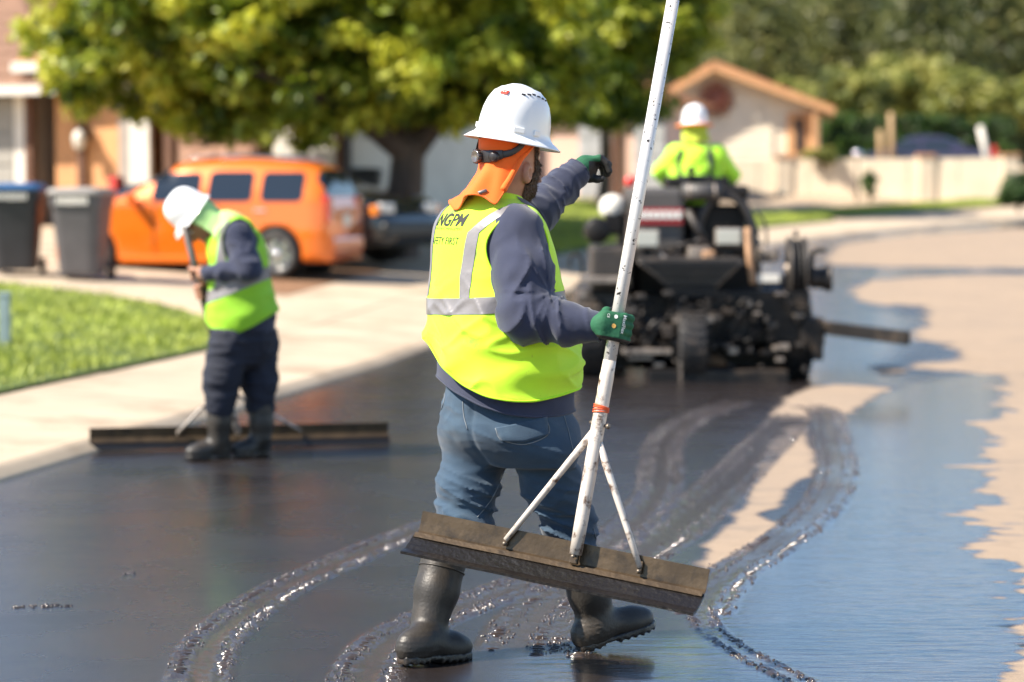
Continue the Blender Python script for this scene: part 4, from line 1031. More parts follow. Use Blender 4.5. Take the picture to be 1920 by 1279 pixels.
    def lhand(p):
        d = d_cone(p, lw, Lh(1098, 316, .50), .034, .036)
        d = smin(d, d_cone(p, Lh(1098, 310, .48), Lh(1110, 307, .53), .036, .028), .02)
        d = smin(d, d_cone(p, Lh(1096, 322, .50), Lh(1100, 326, .50), .030, .028), .02)
        ch = [[(1108, 300, .47), (1124, 297, .47), (1137, 306, .47), (1143, 321, .47)], [(1110, 301, .50), (1128, 298, .50), (1141, 309, .50), (1140, 326, .50)],
              [(1110, 304, .53), (1127, 303, .53), (1137, 314, .53), (1137, 327, .53)], [(1108, 308, .55), (1121, 308, .56), (1129, 316, .56), (1130, 326, .56)]]
        for i, c_ in enumerate(ch):
            rr_ = (.0115, .012, .0115, .010)[i]; d = smin(d, d_chain(p, [Lh(*q) for q in c_], [rr_ * 1.25, rr_ * 1.1, rr_, rr_ * .92], .005), .006)
        d = smin(d, d_chain(p, [Lh(1092, 328, .49), Lh(1106, 334, .48), Lh(1119, 336, .47), Lh(1129, 335, .47)], [.020, .0155, .013, .0115], .006), .012)
        return d - .0006 * noise3(p * 260)
    def ldip(V):
        px, py = pxpy(V); a = np.where(px > 1126, 3.0, -3.0) + (px - 1126) * .35 - (py < 303) * 2.0
        return np.maximum(np.maximum(a, (py - 333) * .5), np.minimum((px - 1104) * .4, (py - 302 - (px - 1104) * .06) * .5)) * .002
    g2, gb2 = glove('glove', lhand, Lh(1070, 350, .32), Lh(1162, 280, .68) + nv(0, .05, 0), ldip, lw + unit(Lh(1098, 314, .5) - lw) * .006, unit(Lh(1098, 314, .5) - lw), .0345)
    return root, PA, PB, HP
ROOT1, POLE_A, POLE_B, HAND1 = front_worker()

# ------------------------------------------------------------------ squeegee carried by the front worker
M_pole = mat('speckled white pole', (0.70, 0.67, 0.64), 0.38, 0.25, var=0.08, vscale=9, bump=0.0008, bscale=90, dirt=(0.02, 0.017, 0.015), dscale=60, damt=0.06, dsharp=0.03)
M_rusty = mat('dirty pole end', (0.62, 0.55, 0.48), 0.5, 0.2, var=0.12, vscale=14, dirt=(0.10, 0.05, 0.028), dscale=22, damt=0.36, dsharp=0.12)
M_alu = mat('tar-stained aluminium', (0.080, 0.053, 0.029), 0.38, 0.45, var=0.30, vscale=9, bump=0.0015, bscale=60, dirt=(0.030, 0.022, 0.015), dscale=13, damt=0.38, dsharp=0.22)
M_tar = mat('tarred rubber blade', (0.010, 0.008, 0.007), 0.34, bump=0.004, bscale=55, dirt=(0.035, 0.024, 0.015), dscale=16, damt=-0.05)
M_cord = mat('orange cord', (0.75, 0.11, 0.03), 0.7)
M_bolt = mat('dull bolt', (0.22, 0.18, 0.14), 0.45, 0.7)
def squeegee(label, A, B, L0, R0, brace_at, brace_to, height=0.085, pole_r=0.0205, grime=True, flare=0.075, blade=.075, upv=None, outv=None, pole_m=None):
    """pole from A (top) to B (foot on the blade holder); L0,R0: ends of the holder's fold line"""
    root = empty('squeegee', ((L0 + R0) / 2)); tag(root, label, 'squeegee', 'long-handled squeegees')
    d = unit(R0 - L0); L = np.linalg.norm(R0 - L0)
    upv = unit(upv - d * (upv @ d)); outv = np.cross(d, upv) if outv is None else unit(outv - d * (outv @ d) - upv * ((outv - d * (outv @ d)) @ upv))
    n = 60; x = np.linspace(0, L, n)
    def ext(name, prof, m, th, wob=0.0, x0=0.0, x1=None):
        xx = np.linspace(x0, L if x1 is None else x1, n)
        V = np.concatenate([L0 + np.outer(xx, d) + outv * a + upv * (b + wob * noise3(np.stack([xx * 9, xx * 0 + a * 90, xx * 0], 1))[:, None]) for a, b in prof])
        o = build(name, V, grid_faces(len(prof), n), m, root, False); solid(o, th, 0); return o
    hd = ext('blade_holder', [(0.004, height), (0.0, height * .55), (-.002, .012), (.010, .0), (.026, -.004), (.030, -.010)], M_alu, .005)
    bl = ext('rubber_blade', [(.020, -.004), (.030 + flare * .25, -.006 - blade * .45), (.030 + flare * .55, -.006 - blade * .8), (.030 + flare, -.008 - blade)], M_tar, .009, .0025, -.004, L + .004)
    ext('clamp_strip', [(.028, .004), (.038, -.012)], M_alu, .004)
    # pole in two lengths, joint wrapped with cord
    j = A + (B - A) * brace_at; q = unit(B - A)
    tube('pole', [A, A + (j - A) * .5, j - q * .10], pole_r, pole_m or M_pole, root, 20)
    tube('pole_end', [j - q * .16, j - q * .12, j - q * .11, B - q * .10, B], [pole_r * 1.02, pole_r * 1.06, pole_r * 1.12, pole_r * 1.05, pole_r * .98], M_rusty, root, 20)
    u, v, _ = frame(q)
    for k in range(4):
        th = np.linspace(0, 2 * np.pi, 24); Vt, Ft = tube_vf(j - q * (.012 - .006 * k) + pole_r * 1.18 * (np.cos(th)[:, None] * u + np.sin(th)[:, None] * v) + np.outer(np.sin(th + k) * .003, q), .0026, 6, False); build('cord_wrap', Vt, Ft, M_cord, root)
    for k, to in enumerate(brace_to):
        b = L0 + d * L * to + upv * height * .5 + outv * .013; s_ = j + q * (.05 + .03 * k) + unit(b - j) * .015
        m1 = s_ + (b - s_) * .3
        tube('brace', [s_, m1, s_ + (b - s_) * .72, b], [.0125, .0115, .0100, .0095], M_rusty, root, 12)
        box('brace_foot', b, (.008, .004, .020), M_alu, root, np.array([d, outv, upv]), .002)
        lathe('bolt', b + outv * .006 - upv * .012, outv, [(.001, .006), (.006, .005), (.006, 0)], M_bolt, root, 8)
    lathe('clamp_bolt', j + q * .045 + u * .0, unit(nv(1, -.5, -.2)), [(.001, -.03), (.005, -.03), (.005, .03), (.009, .03), (.009, .038), (.001, .04)], M_bolt, root, 8)
    foot = B; box('pole_socket', foot - q * .005, (.013, .010, .035), M_alu, root, np.array([d, outv, upv]), .003)
    lathe('bolt', foot + outv * .022 - upv * .008, outv, [(.001, .006), (.006, .005), (.006, 0)], M_bolt, root, 8)
    return root
SQ_L, SQ_R = P(784, 1002, 7.80), P(1322, 1114, 7.46)
_d = unit(SQ_R - SQ_L); _upv = unit(nv(.17, .22, 1)); 
squeegee('long squeegee with a speckled white pole carried by the front worker', POLE_A, POLE_B, SQ_L, SQ_R, .742, (.31, .775), height=.078, upv=_upv, outv=nv(-.60, -.85, 0), flare=.078, blade=.066)
# ------------------------------------------------------------------ head, flap and fist shared by the two other people
def head_fn(HC, fh, rh, uh, NB):
    ax = np.array([fh, rh, uh])
    def head(p):
        d = d_ell(p, HC, (.102, .082, .118), ax)
        d = smin(d, d_ell(p, HC + fh * .030 - uh * .075, (.068, .062, .078), ax), .04)
        d = smin(d, d_ell(p, HC + fh * .068 - uh * .128, (.030, .032, .026), ax), .035)
        d = smin(d, d_cone(p, HC + fh * .096 - uh * .035, HC + fh * .118 - uh * .068, .011, .016), .015)
        d = smin(d, d_cone(p, HC + fh * .092 - uh * .098 + rh * .02, HC + fh * .092 - uh * .098 - rh * .02, .008, .008), .008)
        for s_ in (1, -1):
            d = np.maximum(d, -d_ell(p, HC + fh * .102 + rh * .032 * s_ - uh * .030, (.016, .016, .011), ax) * .8)
            d = smin(d, d_ell(p, HC + rh * .086 * s_ - uh * .035 - fh * .01, (.018, .010, .030), ax), .008)
        return smin(d, d_cone(p, NB, HC - uh * .07 - fh * .02, .072, .062), .03)
    return head
def add_head(root, HC, fh, rh, uh, NB, h=.008):
    f = head_fn(HC, fh, rh, uh, NB); lo = np.minimum(HC, NB) - .16; hi = np.maximum(HC, NB) + .16
    V, F = sdf_mesh(f, lo, hi, h); o = build('body', V, F, M_skin, root)
    for s_ in (1, -1):
        V2, F2 = lathe_vf(HC + fh * .090 + rh * .032 * s_ - uh * .030, fh, [(.001, .012), (.008, .009), (.011, .003), (.011, -.004)], 10); build('eye', V2, F2, M_white, o)
    return o, f
def neck_flap(root, HC, fh, rh, uh, m, lim=(120, 70), rad=(.100, .155), L=.22, sag=0.0, avoid=()):
    nu, nw = 36, 24; rows = []
    for j in range(nw):
        v = j / (nw - 1); lm = R(np.interp(v, [0, 1], lim))
        for i in range(nu):
            ph = (i / (nu - 1) * 2 - 1) * lm; d = -fh * math.cos(ph) + rh * math.sin(ph)
            rr = np.interp(v, [0, .4, 1], [rad[0], rad[0] * 1.06, rad[1]]) + .010 * math.sin(ph * 6 + 1) * v
            rows.append(HC + uh * .02 + d * rr - uh * (L * v) - nv(0, 0, sag * v * v))
    V = np.array(rows)
    for _ in range(5):
        for fn in avoid:
            dd = fn(V); g = np.stack([fn(V + np.eye(3)[i] * 1e-3) - dd for i in range(3)], 1); g /= np.linalg.norm(g, axis=1)[:, None] + 1e-9
            V = V + g * np.clip(.008 - dd, 0, .05)[:, None]
    o = build('neck_shade', V, grid_faces(nw, nu), m, root); solid(o, .004, 0); return o
def fist(root, HP, pd, wrist, m, name='hand', pr=.018, sc=1.0):
    """hand closed round a bar at HP running along pd"""
    pd = unit(pd); bk = unit((wrist - HP) - pd * ((wrist - HP) @ pd)); sd = np.cross(pd, bk)
    def H(a, b, c): return HP + bk * a * sc + sd * b * sc + pd * c * sc
    def f(p):
        d = d_box(p, H(pr + .022, -.004, 0), (.030 * sc, .018 * sc, .042 * sc), .014 * sc, np.array([bk, sd, pd]))
        d = smin(d, d_cone(p, wrist, H(.055, -.004, 0), .030 * sc, .028 * sc), .02)
        for z_ in (-.034, -.012, .011, .033):
            d = smin(d, d_chain(p, [H(pr + .018, -.020, z_), H(0, -pr - .016, z_), H(-pr - .010, -.004, z_), H(-pr - .003, pr + .006, z_)], [.0115 * sc] * 4, .004), .005)
        return smin(d, d_chain(p, [H(.045, .016, -.030), H(.018, pr + .014, -.038), H(-.012, pr + .012, -.040)], [.016 * sc, .0135 * sc, .011 * sc], .006), .008)
    V, F = sdf_mesh(f, np.minimum(HP, wrist) - .10, np.maximum(HP, wrist) + .10, .004)
    return build(name, V, F, m, root)

# ------------------------------------------------------------------ the worker at the kerb, bent over a squeegee
M_vestgreen = mat('green lime vest', (0.30, 0.62, 0.025), 0.75, var=0.08, vscale=10, bump=0.001, bscale=300)
M_pants = mat('navy work trousers', (0.012, 0.015, 0.028), 0.85, var=0.25, vscale=6)
M_flapgreen = mat('pale green neck shade', (0.42, 0.66, 0.24), 0.75, var=0.12, vscale=12)
def kerb_worker():
    D0 = 13.9
    def W(px, py, dd=0.0): return P(px, py, D0 + dd)
    root = empty('person', (W(455, 860)[0], D0, 0)); tag(root, 'bent-over worker at the kerb in green vest, navy trousers and rubber boots', 'person')
    up = nv(0, 0, 1); f = unit(nv(-.97, -.22, 0)); r = np.cross(f, up)
    SN, SF = W(446, 440, -.17), W(436, 440, .17)          # near and far shoulder
    EN, WN = W(467, 503, -.24), W(388, 513, -.16); EF, WF = W(440, 520, .24), W(392, 540, .03)
    NB = W(415, 428)
    def trunk(p):
        d = d_chain(p, [W(457, 620), W(455, 590), W(449, 520), W(440, 460), W(422, 432)], [.168, .178, .146, .132, .085], .06)
        w = d_chain(p, [W(452, 585, -.05), W(446, 480, -.07), SN], [.15, .13, .085], .05); w2 = d_chain(p, [W(452, 585, .05), W(444, 480, .07), SF], [.15, .13, .085], .05)
        return smin(smin(d, w, .04), w2, .04)
    def arms(p):
        a = smin(d_cone(p, SN, EN, .082, .068), d_chain(p, [EN, EN * .4 + WN * .6, WN], [.068, .052, .040], .02), .03)
        b = smin(d_cone(p, SF, EF, .080, .066), d_chain(p, [EF, EF * .4 + WF * .6, WF], [.066, .052, .040], .02), .03)
        return np.minimum(a, b) - .010 * ridge(p * [16, 8, 18]) 
    def shirt(p): return smin(trunk(p), arms(p), .03)
    lo, hi = P(340, 660, 13.4), P(545, 400, 14.4); lo[1], hi[1] = 13.4, 14.4
    V, F = sdf_mesh(shirt, lo, hi, .0105); o = build('shirt', V, F, M_navy, root)
    def vf(p): return trunk(p) - .014 - .010 * ridge(p * [6, 5, 11] + 3) - .004 * noise3(p * 14)
    V, F = sdf_mesh(vf, lo, hi, .0105)
    hx = np.array([P(a, b, 13.75)[[0, 2]] for a, b in [(370, 600), (392, 616), (430, 632), (475, 612), (525, 582)]])
    kp = V[:, 2] - np.interp(V[:, 0], hx[:, 0], hx[:, 1])
    for S, E, sg in ((SN, EN, -1), (SF, EF, 1)):
        q = V - (S * .78 + E * .22); a = unit(E - S); q2 = q - np.outer(q @ nv(0, 1, 0), nv(0, 1, 0)); kp = np.minimum(kp, np.where(q[:, 1] * sg > -.10, np.linalg.norm(q2 * [1, 1, .72], axis=1) - .098, 1))
    kp = np.minimum(kp, np.linalg.norm(V - NB - nv(-.02, 0, .02), axis=1) - .115)
    V, F = clip(V, F, kp); vest = build('safety_vest', V, F, M_vestgreen, root); solid(vest, .004)
    N = vnormals(V, F); c0 = W(412, 548, -.1); c1 = W(500, 512, -.1); t = unit(c1 - c0); nb = nv(-t[2], 0, t[0])
    for nm, g in (('reflective_belt', .033 - np.abs((V - c0) @ nb)), ('reflective_brace', np.where(((V - c0) @ nb > 0), .026 - np.abs(V[:, 0] - (W(424, 470)[0] + .1 * (V[:, 2] - W(424, 470)[2]))), -1))):
        Vs, Fs = clip(V + N * .004, F, g)
        if len(Fs): build(nm, Vs, Fs, M_refl, vest)
    H1, H2 = W(434, 640, -.09), W(482, 640, .09); K1, K2 = W(416, 712, -.10), W(486, 712, .06); A1, A2 = W(411, 800, -.10), W(490, 800, .05)
    def pants(p):
        d = smin(d_chain(p, [W(457, 600), W(458, 640)], [.175, .165], .03), d_chain(p, [H1, K1, K1 * .45 + A1 * .55], [.125, .098, .078], .04), .03)
        d = smin(d, d_chain(p, [H2, K2, K2 * .45 + A2 * .55], [.125, .098, .078], .04), .02)
        return d - .012 * ridge(p * [6, 6, 17] + 1) - .006 * ridge(p * [12, 9, 30])
    lo2, hi2 = P(365, 800, 13.5), P(545, 585, 14.3); lo2[1], hi2[1] = 13.5, 14.3
    V, F = sdf_mesh(pants, lo2, hi2, .0105); build('trousers', V, F, M_pants, root)
    g1, g2 = P(431, 859, 13.86), P(348, 858, 13.72); g1[2] = g2[2] = .005
    make_boot(root, W(412, 752, -.10), W(411, 822, -.09), g1, g2, up, .076, .060, .009)
    g3, g4 = P(503, 858, 14.0), P(438, 858, 13.84); g3[2] = g4[2] = .005
    make_boot(root, W(489, 757, .05), W(490, 820, .04), g3, g4, up, .076, .060, .009)
    HC = W(368, 405, 0); uh = unit(nv(-.80, -.12, .58)); fh = unit(nv(-.58, -.16, -.80)); fh = unit(fh - uh * (fh @ uh)); rh = np.cross(fh, uh)
    bo, hf = add_head(root, HC, fh, rh, uh, NB)
    hard_hat(root, HC + uh * .030, fh, uh, 0.97, brim=.016, detail=False, sticker=False, front_brim=.035)
    neck_flap(root, HC, fh, rh, uh, M_flapgreen, (122, 78), (.112, .165), .20, .10, (hf, vf))
    A, B = P(346, 424, 13.80), P(446, 812, 14.12); pd = unit(B - A)
    def on(py): t = (P(0, py, 13.9)[2] - A[2]) / (B[2] - A[2]); return A + (B - A) * t
    fist(root, on(512), pd, WN, M_skin, 'hand'); fist(root, on(545), pd, WF, M_skin, 'hand')
    return A, B
KA, KB = kerb_worker()
M_darkpole = mat('dark stained pole', (0.10, 0.085, 0.075), 0.45, 0.3, var=0.3, vscale=12)
kl, kr = P(168, 838, 14.25), P(728, 816, 14.6); kl[2] = kr[2] = .062
squeegee('long squeegee with a dark pole pushed by the bent-over worker at the kerb', KA, KB, kl, kr, .72, (.29, .70), height=.075, upv=nv(0, 0, 1), outv=nv(0, -1, 0), flare=.02, blade=.046, pole_m=M_darkpole)

# ------------------------------------------------------------------ sealcoat spreader machine
M_blk = mat('black tarred steel', (0.010, 0.0085, 0.008), 0.5, spec=0.3, var=0.3, vscale=5, bump=0.003, bscale=30, dirt=(0.10, 0.072, 0.05), dscale=4.5, damt=0.36, dsharp=0.3)
M_dust = mat('dusty black steel', (0.040, 0.034, 0.030), 0.5, var=0.3, vscale=5, dirt=(0.16, 0.12, 0.09), dscale=3.5, damt=0.34, dsharp=0.35)
M_hood = mat('dark grey hood paint', (0.075, 0.068, 0.064), 0.45, var=0.12, vscale=3, dirt=(0.13, 0.10, 0.08), dscale=4, damt=0.2)
M_chip = mat('worn metal', (0.35, 0.29, 0.24), 0.4, 0.5, var=0.3, vscale=8, dirt=(0.04, 0.03, 0.025), dscale=8, damt=0.3)
M_tyre = mat('tyre rubber', (0.018, 0.016, 0.015), 0.6, bump=0.006, bscale=30, dirt=(0.06, 0.045, 0.035), dscale=6, damt=0.3)
M_lamp = mat('white lamp lens', (0.45, 0.46, 0.42), 0.12, coat=0.5)
M_signred = mat('red sign', (0.33, 0.016, 0.02), 0.5)
M_whiteplastic = mat('white plastic', (0.72, 0.68, 0.60), 0.4)
M_strut = mat('rusty orange strut', (0.42, 0.24, 0.13), 0.6, var=0.3, vscale=9)
def machine():
    D0 = 19.4; c = P(1303, 715, D0)
    root = empty('spreader_machine', (c[0], D0, 0)); tag(root, 'black ride-on sealcoat spreading machine with grey hood and red sign', 'machine')
    def pb(name, x0, y0, x1, y1, d0, d1, m=M_blk, bev=.012, parent=root, skew=None):
        a = P(x0, y1, d0); b = P(x1, y0, d0)
        ctr = nv((a[0] + b[0]) / 2, (d0 + d1) / 2, (a[2] + b[2]) / 2); half = nv(abs(b[0] - a[0]) / 2, (d1 - d0) / 2, abs(b[2] - a[2]) / 2)
        return box(name, ctr, half, m, parent, None, bev)
    def pt(name, pts, rad, m=M_blk, parent=root, n=10, sp=True):
        q = np.array([P(*a) for a in pts]); q = spline(q, 6) if sp and len(q) > 2 else q
        return tube(name, q, rad, m, parent, n)
    def wheel(px, D, wpx, rad, name='wheel'):
        c_ = P(px, 0, D); c_[2] = rad - .004; w = wpx / (FPX / D) / 2
        t = lathe(name, c_, nv(1, 0, 0), [(rad * .55, -w), (rad * .9, -w), (rad * .985, -w * .8), (rad, -w * .4), (rad, w * .4), (rad * .985, w * .8), (rad * .9, w), (rad * .55, w)], M_tyre, root, 32)
        lathe('rim', c_, nv(1, 0, 0), [(.001, -w * .5), (rad * .3, -w * .55), (rad * .56, -w * .98), (rad * .56, w * .98), (rad * .3, w * .55), (.001, w * .5)], M_dust, t, 20)
        n = 26
        for k in range(n):
            a = 2 * math.pi * k / n; d = nv(0, math.sin(a), math.cos(a)); tt = nv(0, math.cos(a), -math.sin(a))
            for sg in (-1, 1):
                box('tread_lug', c_ + d * (rad + .003) + nv(sg * w * .48, 0, 0), (w * .42, rad * .055, .008), M_tyre, t, np.array([unit(nv(1, 0, 0) + tt * .35 * sg), unit(tt - nv(.35 * sg, 0, 0)), d]))
        return t
    wheel(1299, 19.45, 52, .29); wheel(1108, 19.9, 52, .33); wheel(1496, 19.9, 52, .33); wheel(1150, 22.6, 52, .36); wheel(1456, 22.6, 52, .36)
    # chassis and spreader box
    pb('spreader_box', 1215, 694, 1478, 726, 19.25, 19.75); pb('spreader_flap', 1222, 720, 1470, 733, 19.22, 19.27, M_tyre, .004)
    pb('chassis_beam', 1140, 640, 1500, 668, 19.6, 19.8); pb('chassis_rail', 1170, 600, 1200, 660, 19.6, 23.0); pb('chassis_rail', 1410, 600, 1440, 660, 19.6, 23.0)
    pb('rear_panel', 1330, 545, 1520, 640, 19.55, 19.7); pb('rear_panel', 1190, 552, 1285, 690, 19.9, 20.0); pb('axle_housing', 1120, 655, 1490, 690, 19.9, 20.1)
    pb('wheel_fork', 1268, 560, 1280, 680, 19.4, 19.5); pb('wheel_fork', 1322, 560, 1334, 680, 19.4, 19.5); pb('fork_crown', 1262, 592, 1338, 606, 19.35, 19.55, M_chip, .006)
    pb('side_tank', 1085, 545, 1180, 640, 19.8, 21.6, M_dust, .05); pb('side_tank', 1440, 560, 1520, 655, 20.2, 22.2, M_blk, .05)
    pb('main_tank', 1180, 440, 1430, 600, 20.3, 22.9, M_blk, .08)
    # rear tray with slats
    tray = pb('tray', 1196, 484, 1392, 492, 19.35, 19.9, M_dust, .006)
    for k in range(9):
        y = 494 + k * 5.2; ins = k * 6.2
        pb('tray_slat', 1200 + ins, y, 1390 - ins, y + 3.6, 19.36 + .025 * k, 19.40 + .025 * k, M_dust if k % 3 else M_hood, .002, root)
    pt('tray_edge', [(1198, 490, 19.36), (1262, 540, 19.6), (1340, 540, 19.6), (1392, 490, 19.36)], .014, M_chip, sp=False)
    pb('tray_bottom', 1255, 538, 1345, 560, 19.5, 19.95, M_blk)
    # hood, sign, cowl and cylinder
    hood = pb('hood', 1182, 352, 1284, 486, 19.9, 21.4, M_hood, .05)
    sign = pb('sign', 1192, 391, 1281, 421, 19.86, 19.88, M_signred, .004)
    for k in range(7):                                   # white lettering, too blurred in the photograph to read
        x = 1197 + k * 12; pb('sign_letter', x, 396, x + 8.5, 411, 19.852, 19.861, M_white, .006, sign)
    tube('air_cylinder', [P(1279, 360, 19.95), P(1352, 360, 19.95)], .068, M_hood, root, 24, True)
    tube('cylinder_band', [P(1290, 360, 19.95), P(1294, 360, 19.95)], .071, M_chip, root, 24); tube('cylinder_band', [P(1338, 360, 19.95), P(1342, 360, 19.95)], .071, M_chip, root, 24)
    pb('engine_block', 1290, 385, 1400, 480, 20.2, 21.0, M_blk, .03)
    pt('cowl_arch', [(1300, 480, 20.0), (1318, 400, 20.0), (1352, 366, 20.0), (1392, 385, 20.0), (1412, 440, 20.0), (1420, 486, 20.0)], .034, M_dust)
    pb('cowl_top', 1350, 348, 1405, 372, 20.0, 21.0, M_blk, .03)
    pt('diagonal_stay', [(1288, 395, 19.85), (1322, 452, 19.8)], .030, M_dust, sp=False); pt('diagonal_stay', [(1228, 468, 19.7), (1256, 490, 19.6)], .018, M_chip, sp=False)
    pb('console', 1250, 332, 1368, 352, 20.1, 20.6, M_blk, .02); pt('lever', [(1297, 336, 20.1), (1296, 322, 20.08)], .02, M_blk, sp=False); lathe('lever_knob', P(1296, 320, 20.08), nv(0, 0, 1), [(.001, -.035), (.03, -.02), (.036, .005), (.022, .03), (.001, .036)], M_blk, root, 16)
    pt('handrail', [(1418, 395, 19.9), (1434, 420, 19.9), (1436, 462, 19.9), (1418, 500, 19.9)], .012, M_dust); pt('handrail', [(1375, 345, 20.3), (1404, 392, 20.1), (1422, 440, 20.0)], .016, M_blk)
    # lamps
    for x0, x1, y0, y1 in ((1342, 1392, 428, 461), (1190, 1237, 431, 465)):
        l = pb('work_lamp', x0, y0, x1, y1, 19.62, 19.74, M_chip, .015); pb('lamp_lens', x0 + 3, y0 + 3, x1 - 3, y1 - 3, 19.605, 19.622, M_lamp, .006, l)
    pb('lamp_bracket', 1355, 460, 1375, 486, 19.68, 19.72, M_blk, .004); pb('lamp_bracket', 1205, 464, 1222, 486, 19.68, 19.72, M_blk, .004)
    pt('strut', [(1402, 428, 19.55), (1405, 480, 19.5), (1412, 532, 19.5)], .028, M_strut, n=8)
    pb('number_plate', 1420, 514, 1462, 530, 19.5, 19.515, M_whiteplastic, .004)
    pb('valve_block', 1425, 462, 1462, 492, 19.7, 20.0, M_chip, .03); pb('valve_block', 1290, 462, 1332, 486, 19.6, 19.8, M_chip, .02); pb('filter_bowl', 1318, 470, 1342, 488, 19.55, 19.65, M_strut, .02)
    for k in range(4): pt('hydraulic_hose', [(1240 + 18 * k, 478, 19.7), (1262 + 16 * k, 462 - 4 * k, 19.62), (1300 + 16 * k, 474, 19.68), (1330 + 15 * k, 484, 19.75)], .013, M_dust if k % 2 else M_blk)
    # hose reel and pipework on the right
    for k, px in enumerate((1479, 1487, 1497, 1507)):
        lathe('reel_disc' if k in (0, 3) else 'hose_coil', P(px, 505, 19.75), nv(1, 0, 0), [(.001, -.012), (.265 - .02 * (k in (1, 2)), -.012), (.27 - .02 * (k in (1, 2)), 0), (.265 - .02 * (k in (1, 2)), .012), (.001, .012)], M_dust if k in (0, 3) else M_tyre, root, 32)
    tube('reel_hub', [P(1470, 505, 19.75), P(1516, 505, 19.75)], .05, M_chip, root, 16)
    lathe('outlet_pipe', P(1518, 522, 19.7), nv(1, 0, 0), [(.001, 0), (.075, 0), (.085, .02), (.085, .11), (.10, .115), (.10, .145), (.11, .15), (.11, .175), (.075, .18), (.001, .16)], M_dust, root, 24)
    pt('vent_pipe', [(1522, 505, 19.7), (1523, 480, 19.7), (1530, 470, 19.7), (1548, 470, 19.7)], .022, M_dust)
    pt('reel_crank', [(1492, 445, 19.7), (1492, 432, 19.7)], .02, M_dust, sp=False)
    # left side: intake, beacon, small parts
    lathe('air_filter', P(1120, 432, 19.9), nv(0, -1, 0), [(.001, .16), (.085, .16), (.105, .14), (.11, 0), (.11, -.15), (.001, -.16)], M_blk, root, 24)
    lathe('beacon', P(1149, 398, 20.2), nv(0, 0, 1), [(.10, -.02), (.115, .02), (.11, .08), (.08, .125), (.04, .145), (.001, .15)], M_whiteplastic, root, 24)
    pb('beacon_base', 1135, 398, 1168, 440, 20.1, 20.3, M_blk, .02)
    lathe('red_lamp', P(1182, 340, 20.4), nv(0, -1, 0), [(.001, .03), (.045, .025), (.05, 0), (.05, -.05)], mat('red lamp', (.75, .06, .05), .3), root, 16)
    pt('exhaust', [(1185, 360, 20.5), (1178, 372, 20.3), (1170, 400, 20.2), (1165, 470, 20.2)], .028, M_dust)
    pb('side_locker', 1108, 462, 1186, 545, 19.75, 20.5, M_dust, .03); pb('step', 1088, 520, 1180, 532, 19.5, 19.9, M_chip, .008)
    pt('grab_handle', [(1068, 500, 19.6), (1070, 482, 19.6), (1082, 478, 19.6), (1090, 486, 19.6), (1092, 515, 19.6)], .014, M_blk)
    pb('step_rung', 1168, 655, 1260, 664, 19.35, 19.5, M_chip, .006); pb('step_rung', 1178, 668, 1225, 675, 19.4, 19.5, M_chip, .006)
    pt('lift_chain', [(1277, 640, 19.22), (1277, 690, 19.22), (1277, 728, 19.22)], .012, M_chip, sp=False)
    rg = random.Random(5)
    for k in range(64):
        x = rg.uniform(1130, 1510); y = rg.uniform(545, 690); pb('fitting', x, y, x + rg.uniform(5, 20), y + rg.uniform(4, 12), 19.42 - .1 * rg.random(), 19.58, rg.choice([M_blk, M_dust, M_blk, M_dust, M_chip]), .006)
    for k in range(34):
        x = rg.uniform(1150, 1440); y = rg.uniform(560, 640); pt('pipe', [(x, y, 19.5), (x + rg.uniform(-30, 30), y + rg.uniform(-30, 30), 19.45), (x + rg.uniform(-50, 50), y + rg.uniform(10, 50), 19.5)], rg.uniform(.008, .018), rg.choice([M_blk, M_dust]))
    # side squeegee arm
    pb('arm_hinge', 1500, 596, 1548, 650, 19.5, 19.8, M_blk, .03); pb('arm_pivot', 1520, 640, 1545, 676, 19.5, 19.7, M_blk, .02)
    a, b = P(1530, 612, 19.6), P(1703, 634, 18.9)
    d = unit(b - a); u, v, _ = frame(d); box('spreader_arm', (a + b) / 2, (np.linalg.norm(b - a) / 2, .03, .055), M_blk, root, np.array([d, np.cross(nv(0, 0, 1), d), nv(0, 0, 1)]), .008)
    # seat
    pb('seat', 1268, 392, 1340, 404, 20.5, 20.95, M_blk, .03); pb('seat_post', 1290, 400, 1318, 440, 20.6, 20.8, M_blk, .01); pb('platform', 1200, 470, 1410, 478, 20.5, 22.6, M_blk, .01)
    pt('steering_column', [(1304, 470, 21.6), (1304, 392, 21.35)], .025, M_blk, sp=False)
    th = np.linspace(0, 2 * np.pi, 28); cc = P(1304, 372, 21.3); Vt, Ft = tube_vf(cc + .17 * np.stack([np.cos(th), np.sin(th) * .45, np.sin(th) * .9], 1), .014, 8, False); build('steering_wheel', Vt, Ft, M_blk, root)
machine()

